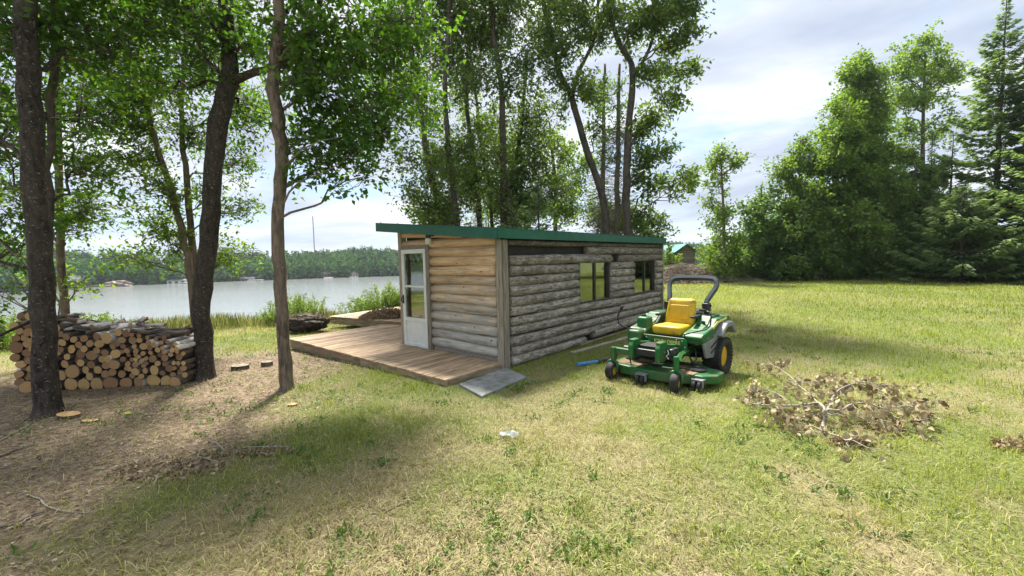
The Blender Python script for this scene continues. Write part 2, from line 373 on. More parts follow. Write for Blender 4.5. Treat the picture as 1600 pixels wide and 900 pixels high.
M['trim_x'] = surf('weathered_board', [(.17, .155, .13), (.31, .28, .24), (.42, .38, .32)], 3., (1., 14, 14), bump=.5)
M['deck'] = surf('deck_board', [(.15, .095, .055), (.36, .25, .155), (.56, .425, .285)], 2.6, (1.2, 16, 16), bump=.5, jitter=.28, dirt=(1.4, .55, .72, (.17, .14, .09)))
M['deck_side'] = surf('deck_side_board', [(.17, .115, .075), (.32, .235, .155), (.46, .36, .25)], 3., (1.2, 12, 12), bump=.4, dirt=(3., .5, .75, (.20, .16, .11)))
M['green_roof'] = surf('green_steel_roof', [(.008, .085, .055), (.012, .115, .075)], 2.5, bump=.05, rough=.38, jitter=.08, spec=.5, dirt=(5, .50, .75, (.045, .12, .09)))
M['roof_teal'] = surf('teal_steel_roof', [(.05, .21, .17), (.08, .27, .22)], 3, bump=.05, rough=.4, jitter=.05)
M['tar'] = surf('black_tar_paper', [(.012, .011, .010), (.035, .03, .027)], 8, bump=.4, jitter=0)
M['white'] = surf('white_paint', [(.66, .69, .67), (.78, .8, .78)], 6, bump=.06, rough=.45, jitter=0, dirt=(14, .60, .78, (.42, .42, .38)))
M['dark_frame'] = surf('bronze_frame', [(.025, .02, .017), (.05, .04, .032)], 10, bump=.1, rough=.4, jitter=0)
M['concrete'] = surf('concrete', [(.12, .125, .125), (.20, .21, .205), (.28, .29, .285)], 5, bump=.5, jitter=0, dirt=(11, .58, .7, (.10, .085, .06)))
M['mgreen'] = surf('mower_green_paint', [(.006, .10, .022), (.010, .145, .032)], 7, bump=.05, rough=.46, jitter=.05, spec=.4, dirt=(5., .44, .74, (.12, .115, .06)))
M['myellow'] = surf('yellow_vinyl', [(.52, .32, .012), (.66, .44, .02)], 5, bump=.12, rough=.5, jitter=0, dirt=(5.5, .55, .72, (.20, .115, .03)))
M['myellow_rim'] = surf('yellow_rim_paint', [(.55, .34, .01), (.68, .44, .02)], 8, bump=.05, rough=.4, jitter=0, dirt=(12, .6, .75, (.2, .13, .05)))
M['rubber'] = surf('black_rubber', [(.012, .012, .013), (.035, .034, .033)], 14, bump=.3, rough=.75, jitter=.1)
M['black'] = surf('black_steel', [(.012, .012, .014), (.03, .03, .033)], 9, bump=.1, rough=.4, jitter=.1)
M['rops'] = surf('slate_steel_tube', [(.030, .042, .060), (.055, .072, .095)], 6, bump=.05, rough=.35, jitter=0)
M['gplastic'] = surf('grey_plastic', [(.15, .16, .17), (.23, .24, .25)], 8, bump=.12, rough=.5, jitter=0, dirt=(6, .55, .75, (.20, .18, .13)))
M['rust'] = surf('grassy_rust', [(.10, .055, .03), (.22, .15, .08), (.16, .17, .06)], 12, bump=.5, jitter=0)
M['lettering'] = surf('yellow_lettering', [(.75, .62, .12), (.82, .7, .18)], 9, bump=0, rough=.4, jitter=0)
M['bluepipe'] = surf('blue_plastic', [(.03, .19, .50), (.06, .28, .62)], 8, bump=.05, rough=.4, jitter=0)
M['bark_log'] = surf('firewood_bark', [(.03, .022, .016), (.09, .068, .05), (.2, .17, .14)], 5, (1, 1, 3), bump=.8, jitter=.4)
M['bark_white'] = surf('birch_bark', [(.16, .13, .11), (.50, .46, .42), (.72, .69, .64)], 3, (3, 3, 3), bump=.4, jitter=.25, stops=[.38, .46, .62])
def cutwood():
    m, n, out = material('cut_wood'); tc = n('ShaderNodeTexCoord'); oi = n('ShaderNodeObjectInfo'); v = tc.outputs['Object']
    w = n('ShaderNodeTexWave', wave_type='RINGS', rings_direction='Y'); w.inputs['Scale'].default_value = 34; w.inputs['Distortion'].default_value = 1.4
    n.l.new(v, w.inputs[0]); f = n.math('MULTIPLY_ADD', n.noise(v, 17., 5, .7), .7, n.math('MULTIPLY', w.outputs['Fac'], .3))
    c = n.ramp(f, [(.3, (.24, .105, .035)), (.5, (.48, .27, .11)), (.72, (.66, .46, .25))])
    hs = n('ShaderNodeHueSaturation'); n.l.new(c, hs.inputs['Color']); n.l.new(n.math('MULTIPLY_ADD', oi.outputs['Random'], .7, .45), hs.inputs['Value'])
    n.l.new(n.math('MULTIPLY_ADD', oi.outputs['Random'], .03, .485), hs.inputs['Hue'])
    b = n('ShaderNodeBsdfPrincipled', i={'Base Color': hs.outputs[0], 'Roughness': .8}); n.l.new(b.outputs[0], out.inputs[0]); return m
M['cut'] = cutwood()
M['cut_old'] = surf('old_cut_wood', [(.12, .10, .08), (.28, .23, .17)], 12, bump=.4)
M['root'] = surf('soil_roots', [(.012, .009, .007), (.035, .024, .017), (.09, .06, .042)], 8, bump=1., jitter=.1)
M['straw'] = leafmat('straw', G3((.17, .125, .08), (.33, .26, .165), (.55, .47, .32)), .25, (1, 1, .8), rough=.8, clump=1.5)
M['litter'] = leafmat('litter', G3((.10, .065, .04), (.26, .19, .125), (.52, .43, .30)), .1, (1, 1, .8), rough=.85, clump=1.5)
def glassmat(name, tint, refl_rough=.03, mixf=.55):
    m, n, out = material(name)
    fr = n('ShaderNodeFresnel'); fr.inputs[0].default_value = 1.5
    gl = n('ShaderNodeBsdfGlossy', i={'Color': (.9, .95, .92), 'Roughness': refl_rough}); tr = n('ShaderNodeBsdfTransparent', i={'Color': tint})
    mx = n('ShaderNodeMixShader'); n.l.new(n.math('MULTIPLY_ADD', fr.outputs[0], 1.3, mixf, clamp=True), mx.inputs[0])
    n.l.new(tr.outputs[0], mx.inputs[1]); n.l.new(gl.outputs[0], mx.inputs[2]); n.l.new(mx.outputs[0], out.inputs[0]); return m
M['glass'] = glassmat('window_glass', (.75, .8, .7), mixf=.22)
M['glass_door'] = glassmat('door_glass', (.6, .65, .62), mixf=.22)
def bagmat():
    m, n, out = material('clear_plastic')
    b = n('ShaderNodeBsdfPrincipled', i={'Base Color': (.55, .58, .60), 'Roughness': .25}); tr = n('ShaderNodeBsdfTransparent')
    mx = n('ShaderNodeMixShader'); mx.inputs[0].default_value = .6; n.l.new(tr.outputs[0], mx.inputs[1]); n.l.new(b.outputs[0], mx.inputs[2]); n.l.new(mx.outputs[0], out.inputs[0]); return m
M['bag'] = bagmat()
M['interior'] = surf('interior_board', [(.16, .11, .06), (.26, .19, .11)], 3, bump=.1, jitter=.1)

# ------------------------------------------------------------------ ground, lake, hills
def axis_pts(a, b, near, n):               # spacing grows away from zero
    k = np.linspace(-1, 1, n); s = np.sinh(k*5.2)/np.sinh(5.2)
    return np.where(s < 0, -s*a, s*b)
def dry_at(x, y):
    d = fnoise(x, y, .55, 41); e = fnoise(x, y, 2.4, 51)
    u, v = cabin_uv(x, y)
    m = sst((d*.6+e*.4-.45)/.2)*.66
    m = np.maximum(m, .75*sst(1-np.abs(v+1.4-.0*u)/1.6)*sst((u-1.5)/2)*sst((17-u)/5)*(.5+e))   # worn strip beside the cabin
    m = m+.35*sst((5.0-y)/3.)*sst((x+3.5)/2)*sst((4.5-x)/3)*(.4+e)
    far = sst((y-4)/7)*sst((x+3)/5); m = m*(1-.6*far)
    return np.clip(m, 0, 1)
xs = axis_pts(-450, 450, .1, 330); ys = axis_pts(-60, 480, .1, 330)
xs = np.sort(xs); ys = np.sort(ys)+4; 
X, Y = np.meshgrid(xs, ys); Zg = zt(X, Y)
idx = np.arange(X.size).reshape(X.shape)
q = np.stack([idx[:-1, :-1], idx[:-1, 1:], idx[1:, 1:], idx[1:, :-1]], -1).reshape(-1, 4)
gm = np_mesh('ground', np.stack([X, Y, Zg], -1), None, q, [M['ground']], {'soil': soil_at(X, Y).ravel(), 'dry': dry_at(X, Y).ravel()}, sm=True)
props(link('ground', gm), kind='structure')
WATER = -7.
wm = MB(); wm.add([(-900, 8, WATER), (900, 8, WATER), (900, 900, WATER), (-900, 900, WATER)], [(0, 1, 2, 3)])
props(wm.build('lake_water', M['water']), kind='structure')

SH = np.array([(-420, -40), (-330, 60), (-260, 120), (-199, 165), (-175, 214), (-130, 240), (-77, 258), (20, 280), (123, 290), (260, 330), (420, 380)], float)
seg = np.diff(SH, axis=0); sl_ = np.hypot(*seg.T); cum = np.concatenate([[0], np.cumsum(sl_)])
def shore(t):
    return np.stack([np.interp(t, cum, SH[:, 0]), np.interp(t, cum, SH[:, 1])], -1)
def inland(t, d):
    p = shore(t); q_ = shore(np.clip(t+6, 0, cum[-1]))-shore(np.clip(t-6, 0, cum[-1])); q_ /= np.linalg.norm(q_, axis=-1, keepdims=True)+1e-9
    return p+np.stack([-q_[:, 1], q_[:, 0]], -1)*d[:, None]
def hill_h(t, d):
    return WATER-.6+1.0*sst(d/4)+(5.0+9.0*fnoise(t, d*0, .016, 61))*sst(d/85)
nt_, nd_ = 200, 14
T, D = np.meshgrid(np.linspace(0, cum[-1], nt_), np.linspace(-6, 170, nd_)**1.0)
P = inland(T.ravel(), D.ravel()); Hh = hill_h(T.ravel(), D.ravel()); Hh[D.ravel() < 0] = WATER-2
idx = np.arange(T.size).reshape(T.shape)
q = np.stack([idx[:-1, :-1], idx[:-1, 1:], idx[1:, 1:], idx[1:, :-1]], -1).reshape(-1, 4)
hm = np_mesh('hills', np.column_stack([P, Hh]), None, q, [M['hill']], sm=True); props(link('hills', hm), kind='structure')

# ------------------------------------------------------------------ leaves
def leaf_geo(pos, dirs, nrm, L, Wd, fold=.25):
    """pos N,3 base; a four-cornered folded leaf of two triangles each"""
    d = dirs/(np.linalg.norm(dirs, axis=1, keepdims=True)+1e-9)
    s = np.cross(d, nrm); s /= (np.linalg.norm(s, axis=1, keepdims=True)+1e-9); u = np.cross(s, d)
    L = np.broadcast_to(np.asarray(L, float), (len(pos),))[:, None]; Wd = np.broadcast_to(np.asarray(Wd, float), (len(pos),))[:, None]
    a = pos; m = pos+d*L*.42
    b = m+s*Wd*.5+u*Wd*fold; c = pos+d*L-u*L*.12; e = m-s*Wd*.5+u*Wd*fold
    V = np.stack([a, b, c, e], 1).reshape(-1, 3); k = np.arange(len(pos))[:, None]*4
    F = np.concatenate([k+[0, 1, 2], k+[0, 2, 3]], 1).reshape(-1, 3)
    return V, F
def rnd_dirs(n, zb=0.):
    d = rng.normal(size=(n, 3)); d[:, 2] += zb; return d/np.linalg.norm(d, axis=1, keepdims=True)
class Fol:
    def __init__(s): s.V = []; s.F = []; s.A = []; s.MI = []; s.n = 0; s.tw = MB()
    def leaves(s, pos, dirs, nrm, L, Wd, v=None, mi=0, fold=.25):
        if len(pos) == 0: return
        V, F = leaf_geo(pos, dirs, nrm, L, Wd, fold); s.V.append(V); s.F.append(F+s.n); s.n += len(V)
        v = rng.random(len(pos)) if v is None else v; s.A.append(np.repeat(v, 4)); s.MI.append(np.full(len(F), mi))
    def twig(s, path, r, n=3): s.tw.tube(path, r, n, caps=False)
    def mesh(s, name, mats, twmat):
        if s.tw.v:
            tv = np.array(s.tw.v); tf = np.array([f for f in s.tw.f]); F3 = np.concatenate([tf[:, [0, 1, 2]], tf[:, [0, 2, 3]]])
            s.V.append(tv); s.F.append(F3+s.n); s.n += len(tv); s.A.append(np.zeros(len(tv))); s.MI.append(np.full(len(F3), len(mats)))
        return np_mesh(name, np.concatenate(s.V), np.concatenate(s.F), None, list(mats)+[twmat], {'v': np.concatenate(s.A)}, np.concatenate(s.MI))
def wob(p0, p1, n, amp, sag=0.):
    p0 = np.asarray(p0, float); p1 = np.asarray(p1, float); t = np.linspace(0, 1, n+1)[:, None]; L = np.linalg.norm(p1-p0)
    off = rng.normal(size=(n+1, 3))*amp*L; off[0] = 0; off[-1] = 0
    P_ = p0+(p1-p0)*t+off; P_[:, 2] += (-sag*L*4*(t*(1-t)))[:, 0]; return P_
def path_at(path, z):
    P_ = np.array([p[:3] for p in path]); z = min(max(z, P_[:, 2].min()), P_[:, 2].max()-.01); o = np.argsort(P_[:, 2])
    return np.array([np.interp(z, P_[o, 2], P_[o, k]) for k in range(3)]), float(np.interp(z, P_[o, 2], np.array([p[3] for p in path])[o]))
def densify(path, k=3, amp=.012, flare=True):
    P_ = np.array(path, float); out = []
    for i in range(len(P_)-1):
        p0 = P_[max(i-1, 0)]; p1 = P_[i]; p2 = P_[i+1]; p3 = P_[min(i+2, len(P_)-1)]
        for j in range(k):
            t = j/k; out.append(.5*((2*p1)+(-p0+p2)*t+(2*p0-5*p1+4*p2-p3)*t*t+(-p0+3*p1-3*p2+p3)*t**3))
    out.append(P_[-1]); out = np.array(out); out[1:-1, :2] += rng.normal(size=(len(out)-2, 2))*amp; return out
def trunk_mesh(paths, mat, n=10, name='trunk', lump=.08, flare=True):
    mb = MB()
    for path in paths:
        P_ = densify(path); b = len(mb.v); rad = list(P_[:, 3])
        if flare and path is paths[0]:
            p0 = P_[0].copy(); p0[2] += .05; r0 = rad[0]
            # butt swell
            Q = [P_[0]-[0, 0, .12, 0], P_[0]+[0, 0, .02, 0], P_[0]*.85+P_[1]*.15, P_[0]*.6+P_[1]*.4]; rr = [r0*2.3, r0*1.7, r0*1.22, r0*1.06]
            P_ = np.concatenate([np.array(Q), P_[1:]]); rad = rr+rad[1:]
        mb.tube([p[:3] for p in P_], rad, n)
        for k in range(b, b+len(P_)*n):
            i = (k-b)//n; c = P_[i][:3]; w = 1+rng.normal()*lump*(.6 if i > 2 else 2.); v = mb.v[k]; mb.v[k] = tuple(c[j]+(v[j]-c[j])*w for j in range(3))
    return mb.mesh(name, mat, True)
LEAFY = 1.7
def broadleaf(name, label, cat, paths, blobs, leafm, barkm, leaf=(.09, .05), twigs_per=14, leaves_per=16, group=None, tw=.006, nt=10, droop=.2, limb_r=.03, jit=.16, kindcrown=True, umat='twig', limb_parts=False, limbs=True, lf=1., rs=1.):
    """paths: stems as [(x,y,z,r)...] in world space; blobs: (x,y,z,rx,ry,rz,density)"""
    base = np.array(paths[0][0][:3]); root = thing(name, label, cat, base, 0, group)
    rel = [[(p[0]-base[0], p[1]-base[1], p[2]-base[2], p[3]) for p in path] for path in paths]
    link('trunk', trunk_mesh(rel, M[barkm], nt), root)
    fo = Fol(); lm = MB()
    for bl in blobs:
        c = np.array(bl[:3])-base; rr = np.array(bl[3:6])*rs; dens = bl[6] if len(bl) > 6 else 1.
        best = None
        for path in rel:
            hd = math.hypot(c[0]-path[-1][0], c[1]-path[-1][1]); zz = c[2]-.45*hd-.3
            p, r = path_at(path, zz); dd = np.linalg.norm(p-c)
            if best is None or dd < best[0]: best = (dd, p, r)
        p, r = best[1], best[2]; inner = c-(c-p)/max(best[0], .01)*min(rr.mean()*.2, best[0]*.5)
        lp = wob(p, inner, 6, .05, -.03); r0 = min(r*.55, limb_r*(.6+.5*rr.mean()))
        if limbs:
            mb = MB() if limb_parts else lm
            mb.tube(lp, np.linspace(r0, r0*.35, len(lp)), 6, caps=False)
            if limb_parts: mb.build('limb', M[barkm], root, sm=True)
        n = max(3, int(LEAFY*lf*twigs_per*dens*(rr[0]*rr[1]*rr[2])**(1/3.)/.8))
        e = rnd_dirs(n)*(rng.random((n, 1))**.5)*(1+.38*np.abs(rng.normal(size=(n, 1)))*(rng.random((n, 1)) < .35))*rr+c
        for k in range(n):
            s0 = lp[rng.integers(2, len(lp))] if rng.random() < .75 else c+(e[k]-c)*.2
            tp = wob(s0, e[k], 4, .07, droop*.15); L = np.linalg.norm(e[k]-s0)
            fo.twig(tp, [tw*1.6, tw*1.3, tw, tw*.7, tw*.4])
            m = max(3, int(LEAFY*1.25*leaves_per*(.5+.5*min(L, 2.)))); t = rng.random(m)**.7*.85+.15
            i = np.minimum((t*4).astype(int), 3); fr = (t*4-i)[:, None]
            P_ = tp[i]*(1-fr)+tp[i+1]*fr; nc = max(2, m//6); cc = rng.integers(0, nc, m); co_ = rng.normal(size=(nc, 3))*jit; tc_ = np.sort(rng.random(nc))**.8*.9+.1
            ic = np.minimum((tc_*4).astype(int), 3); fc = (tc_*4-ic)[:, None]; ctr = tp[ic]*(1-fc)+tp[ic+1]*fc; tipc = ctr+co_
            P_ = tipc[cc]+rng.normal(size=(m, 3))*leaf[0]*.62
            for q_ in range(nc): fo.twig([ctr[q_], (ctr[q_]+tipc[q_])*.5+rng.normal(size=3)*.01, tipc[q_]], [tw*.7, tw*.5, tw*.35])
            d = rnd_dirs(m, -droop)+(tp[-1]-tp[0])/(L+.01)*.7; nr = rnd_dirs(m, 1.6)
            sz = leaf[0]*(.65+.6*rng.random(m)); fo.leaves(P_, d, nr, sz, sz*leaf[1]/leaf[0])
    if lm.v: lm.build('limbs', M[barkm], root, sm=True)['kind'] = 'stuff'
    cr = link('crown', fo.mesh('crown', [M[leafm]], M[umat]), root)
    if kindcrown: cr['kind'] = 'stuff'
    return root
def conifer(name, label, x, y, H, R0, seed, z0=.2, lean=0., density=1., group=None, bare=0., needle='needle', leaf=(.26, .045), trunk_r=.13, vis=None, shape=.85, dead=0.):
    base = np.array([x, y, Z(x, y)]); root = thing(name, label, 'tree', base, 0, group)
    rad = [(0, 0, 0, trunk_r), (lean*.3, 0, H*.35, trunk_r*.75), (lean*.7, 0, H*.7, trunk_r*.4), (lean, 0, H, .015)]
    link('trunk', trunk_mesh([rad], M['bark_dark'], 8), root); fo = Fol()
    z = z0; 
    while z < H-.15:
        f = z/H; Rb = R0*(1-f)**shape*(1 if f > .08 else .75+3*f); nb = int(6*density)+1
        for _ in range(nb):
            a = rng.random()*2*PI; L = Rb*(.6+.5*rng.random()); L = max(L, .12)
            if rng.random() < bare*(1-abs(2*f-1)): continue
            c, _r = path_at(rad, z+rng.normal()*.08); d = np.array([math.cos(a), math.sin(a), 0]); up = -.28+.75*f
            n = 5; t = np.linspace(0, 1, n+1); pts = c+d*L*t[:, None]; pts[:, 2] += L*(up*t+.22*t*t-.12*np.sin(t*PI)); 
            fo.twig(pts, np.linspace(.022*min(1, L), .004, n+1))
            side = np.array([-d[1], d[0], 0]); m = int(max(8, L*58*density)); tt = rng.random(m)**.8*.92+.1; tt = np.minimum(tt, .999)
            i = np.minimum((tt*n).astype(int), n-1); fr = (tt*n-i)[:, None]; q_ = pts[i]*(1-fr)+pts[i+1]*fr
            sg = rng.choice([-1, 1], m)[:, None]; w = (1.05-tt)[:, None]*L*.42
            q_ = q_+side*sg*w*rng.random((m, 1)); q_[:, 2] -= rng.random(m)*.10*(w[:, 0]+.3)
            dd = d*.9+side*sg*(.35+.6*rng.random((m, 1)))+rng.normal(size=(m, 3))*.16; dd[:, 2] -= .12
            sz = leaf[0]*(.6+.7*rng.random(m))*min(1., .45+L*.4)
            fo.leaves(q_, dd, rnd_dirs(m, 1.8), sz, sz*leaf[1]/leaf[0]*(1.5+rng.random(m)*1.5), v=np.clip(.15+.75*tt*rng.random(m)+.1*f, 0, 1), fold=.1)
        z += (.17+.12*rng.random())*(1+.5*(1-f))/density**.5*max(.75, H/16)
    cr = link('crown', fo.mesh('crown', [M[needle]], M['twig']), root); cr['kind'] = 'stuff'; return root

# ------------------------------------------------------------------ log cabin (local x runs along the windowed side, y along the door side)
WD, LN = 2.70, 6.30
def log_mesh(L, r, half=True, n=10, seg=8, lump=.06, end_r=1.):
    """a lumpy log along +x, starting at 0"""
    ph = random.random()*9; path = []; rad = []
    for i in range(seg+1):
        t = i/seg; path.append((L*t, .006*math.sin(ph+5*t)+random.gauss(0, .0015), .007*math.sin(ph*2+4*t)+random.gauss(0, .0015)))
        rad.append(r*(1+lump*(random.random()-.5)*1.1+.05*math.sin(ph+3*t)))
    mb = MB(); mb.tube(path, rad, n)
    for k in range(len(mb.v)):
        v = mb.v[k]; w = 1+.018*random.gauss(0, 1); mb.v[k] = (v[0]+(.012*random.gauss(0, 1) if k < n or k >= len(mb.v)-n else 0), v[1]*w, v[2]*w*1.05)
    return mb
def build_cabin():
    root = thing('log_cabin', 'small grey log cabin with white screen door and green steel mono-pitch roof beside the deck', 'cabin', A0, TH)
    PITCHR = .093
    def top(y): return 2.03+PITCHR*y
    def wall_panel(name, x0, x1, y0, y1, holes=None):
        mb = MB(); mb.box(x0, x1, y0, y1, -.1, 1); return mb
    # backing walls (dark boards behind the logs) with real openings for windows and door
    side = MB()
    ops = [(2.17, 3.40, .83, 1.70), (4.60, 5.83, .83, 1.70)]
    X0 = .06
    for x0, x1, z0, z1 in ((X0, LN-.05, .0, .83), (X0, LN-.05, 1.70, 2.02), (X0, 2.17, .83, 1.70), (3.40, 4.60, .83, 1.70), (5.83, LN-.05, .83, 1.70)):
        side.box(x0, x1, .05, .11, z0, z1+(.10 if z1 > 2 else 0))
    side.build('wall', M['tar'], root)
    fr = MB()
    fr.box(.05, .11, .11, 1.85, 0, 2.02); fr.prism([(1.85, 2.00), (2.64, 2.00), (2.64, 2.33), (.11, 2.09), (.11, 2.022), (1.85, 2.022)], .05, .11); fr.build('wall', M['tar'], root)
    bk = MB(); bk.box(.11, LN-.05, 2.62, 2.68, 0, 2.20); bk.build('wall', M['interior'], root)
    en = MB(); en.box(LN-.11, LN-.05, .11, .8, 0, 2.02); en.box(LN-.11, LN-.05, 1.7, 2.62, 0, 2.02); en.box(LN-.11, LN-.05, .8, 1.7, 0, .9); en.box(LN-.11, LN-.05, .8, 1.7, 1.7, 2.02); en.build('wall', M['interior'], root)
    fl = MB(); fl.box(.11, LN-.11, .11, 2.62, .02, .08); fl.build('floor_panel', M['interior'], root)
    # side wall logs
    gap = .1635
    for k in range(12):
        z = .085+gap*k; r = gap*.5*.985; segs = [(.10, LN-.04)]
        if k == 0: segs = [(.10, 2.38), (2.66, LN-.04)]
        if k in (3,): segs = [(.10, 3.9), (3.9, LN-.04)]
        if k == 4: segs = [(.10, 2.02), (2.02, 4.25), (4.25, LN-.04)]
        if 5 <= k <= 9: segs = [(.10, 2.15), (3.42, 4.58), (5.85, LN-.04)]
        if k == 10: segs = [(.10, 3.45), (3.85, LN-.04)]
        if k == 11: segs = [(2.43, LN-.04)]
        for j, (a, b) in enumerate(segs):
            dz = 0; rr = r*random.uniform(.96, 1.04)
            if k == 0 and j == 1: dz = .09; rr = r*1.15
            if k == 11: rr = r*1.0
            mb = log_mesh(b-a-.012, rr, seg=max(4, int((b-a)*4)), n=12)
            o = mb.build('log', M['log_grey'], root, (a+.006, -.005+random.uniform(-.012, .012), z+dz*(1)), sm=True)
            o.rotation_euler = (random.random()*.3, random.gauss(0, .0015)+(-.012 if (k == 0 and j == 1) else 0), 0)
    # chips and a split stub where the log beside the window broke away
    mb = MB(); mb.add([(3.46, -.07, 1.75), (3.52, -.09, 1.67), (3.58, -.06, 1.60), (3.60, -.03, 1.62), (3.54, .03, 1.78), (3.48, .03, 1.8)], [(0, 1, 2, 3, 4, 5)]); mb.build('splinter', M['cut'], root)
    rb = MB(); rb.tube([(.1, -.02, 2.018), (1.5, -.022, 2.012), (3, -.025, 2.02), (4.6, -.02, 2.01), (LN-.04, -.02, 2.018)], [.044, .05, .046, .05, .045], 8); rb.build('log', M['log_grey'], root, sm=True)
    # front wall logs, right of the door and above it
    fg = .1655
    for k in range(12):
        z = .245+fg*k; r = fg*.5*1.03; b = 1.77
        if z > 2.0: b = 2.64
        mb = log_mesh(b-.10, r, seg=6, n=12, lump=.05)
        o = mb.build('log', M['log_warm'], root, (-.005+random.uniform(-.008, .008), .10, z), (random.random()*.2, 0, PI/2), sm=True)
        o.scale = (1, 1, 1)
    o = log_mesh(1.8, .06, seg=5, n=10).build('log', M['log_warm'], root, (-.01, .92, 2.195), (0, -.04, PI/2), sm=True)
    sk = MB(); sk.rbox(-.035, .045, .1, 1.77, .0, .168, .008); sk.build('skirt_board', M['trim_x'], root)
    # corner boards
    for (x0, x1, y0, y1, z0, z1) in ((-.07, .03, -.085, -.05, -.04, 2.06), (-.095, -.065, -.048, .075, .0, 2.06)):
        cb = MB(); cb.rbox(x0, x1, y0, y1, z0, z1, .006); cb.build('corner_board', M['trim'], root)
    cb = MB(); cb.rbox(-.085, .05, 2.645, 2.75, .0, 2.33, .006); cb.build('corner_board', M['trim'], root)
    cb = MB(); cb.rbox(LN-.045, LN+.01, -.09, .05, .1, 2.06, .006); cb.build('corner_board', M['trim'], root)
    # door in its casing
    cs = MB(); cs.rbox(-.10, .06, 1.775, 1.87, .03, 2.045, .006); cs.rbox(-.098, .06, 1.87, 2.642, 1.985, 2.045, .006); cs.build('door_casing', M['trim'], root)
    d0, d1, x = 1.875, 2.640, -.06
    dm = MB(); t = .035
    for (y0, y1, z0, z1) in ((d0, d0+.07, .075, 1.98), (d1-.07, d1, .075, 1.98), (d0+.07, d1-.07, 1.90, 1.98), (d0+.07, d1-.07, .075, .15), (d0+.07, d1-.07, .585, .655), (d0+.07, d1-.07, 1.245, 1.285)):
        dm.rbox(x-t, x+t*.2, y0, y1, z0, z1, .005)
    door = dm.build('door', M['white'], root)
    lp = MB(); lp.box(x-.008, x+.004, d0+.068, d1-.068, .148, .588); lp.build('lower_panel', M['white'], door)
    pn = MB(); pn.box(x-.012, x-.008, d0+.068, d1-.068, 1.283, 1.902); pn.build('pane', M['glass_door'], door)
    pn = MB(); pn.box(x-.012, x-.008, d0+.068, d1-.068, .653, 1.247); pn.build('pane', M['glass_door'], door)
    hd = MB(); hd.tube([(x-.04, d1-.035, 1.06), (x-.085, d1-.035, 1.04), (x-.085, d1-.035, .97), (x-.045, d1-.035, .94)], .011, 6); hd.rbox(x-.045, x-.033, d1-.055, d1-.015, .92, 1.09, .004); hd.build('door_handle', M['black'], door)
    # inner door and things dimly seen through the glass
    idr = MB(); idr.box(.15, .19, 2.40, 2.6, .1, 1.95); idr.build('inner_door', surf('inner_door_wood', [(.20, .09, .04), (.3, .15, .07)], 3, bump=.1), root)
    for zz in (.75, 1.0, 1.45):
        sh = MB(); sh.box(.5, .85, 1.6, 2.5, zz, zz+.03); sh.build('shelf', M['white'], root)
    # lamp under the eave
    lm = MB(); lm.lathe([(0, .045), (.03, .05), (.05, .05)], 14, Matrix.Translation((-.17, 1.66, 2.16)), 'z'); lm.rbox(-.20, -.06, 1.62, 1.70, 2.20, 2.25, .01); lamp = lm.build('wall_lamp', M['black'], root)
    ls = MB(); ls.lathe([(0, .052), (.09, .058), (.115, .05)], 14, Matrix.Translation((-.17, 1.66, 2.045)), 'z'); ls.build('lamp_shade', surf('frosted_glass', [(.5, .48, .42), (.6, .58, .5)], 5, bump=0, rough=.3), lamp, sm=True)
    # windows
    for (x0, x1, z0, z1) in ops:
        wf = MB(); y0, y1 = -.045, .045; f = .038
        for b in ((x0, x1, z1-f, z1), (x0, x1, z0, z0+f), (x0, x0+f, z0+f, z1-f), (x1-f, x1, z0+f, z1-f), ((x0+x1)/2-.028, (x0+x1)/2+.028, z0+f, z1-f)):
            wf.rbox(b[0], b[1], y0, y1, b[2], b[3], .006, 1)
        w = wf.build('window', M['dark_frame'], root)
        xm = (x0+x1)/2
        for a, b, yy in ((x0+f-.004, xm-.024, -.015), (xm+.024, x1-f+.004, .015)):
            p = MB(); p.box(a, b, yy, yy+.004, z0+f-.004, z1-f+.004); p.build('pane', M['glass'], w)
    cu = MB()
    for i in range(14):
        xx = 2.75+i*.04; cu.tube([(xx, .22, .9), (xx, .22, 1.72)], .02, 6)
    cu.build('curtain', surf('tan_curtain', [(.42, .30, .14), (.56, .42, .2)], 4, bump=0), root, sm=True)
    cu = MB()
    for i in range(10):
        xx = 5.45+i*.04; cu.tube([(xx, .22, .9), (xx, .22, 1.72)], .02, 6)
    cu.build('curtain', surf('red_curtain', [(.38, .20, .10), (.5, .32, .16)], 4, bump=0), root, sm=True)
    # roof: sheet with raised ribs, fascias all round
    XA, XB, YA, YB = -.25, 6.32, -.13, 3.22
    ang = math.atan(PITCHR); zr = lambda y: 2.24+PITCHR*y
    rs = MB(); rs.prism([(YA, zr(YA)-.02), (YB, zr(YB)-.02), (YB, zr(YB)-.055), (YA, zr(YA)-.055)], XA+.02, XB-.02); roof = rs.build('roof', M['green_roof'], root)
    xk = XA+.12
    while xk < XB-.1:
        r_ = MB(); r_.prism([(YA-.03, zr(YA)-.022), (YB+.02, zr(YB)-.022), (YB+.02, zr(YB)+.006), (YA-.03, zr(YA)+.006)], xk-.014, xk+.014); r_.build('roof_rib', M['green_roof'], roof); xk += .2286
    f = MB(); f.prism([(YA, zr(YA)), (YB, zr(YB)), (YB, zr(YB)-.17), (YA, zr(YA)-.17)], XA-.015, XA+.012); f.build('fascia', M['green_roof'], roof)
    f = MB(); f.prism([(YA-.01, zr(YA)+.004), (YB, zr(YB)+.004), (YB, zr(YB)-.012), (YA-.01, zr(YA)-.012)], XA-.02, XA+.06); f.build('roof_trim', M['green_roof'], roof)
    f = MB(); f.prism([(YA, zr(YA)), (YB, zr(YB)), (YB, zr(YB)-.17), (YA, zr(YA)-.17)], XB-.012, XB+.015); f.build('fascia', M['green_roof'], roof)
    f = MB(); f.box(XA-.005, XB+.017, YA-.02, YA+.008, zr(YA)-.155, zr(YA)-.002); f.build('fascia', M['green_roof'], roof)
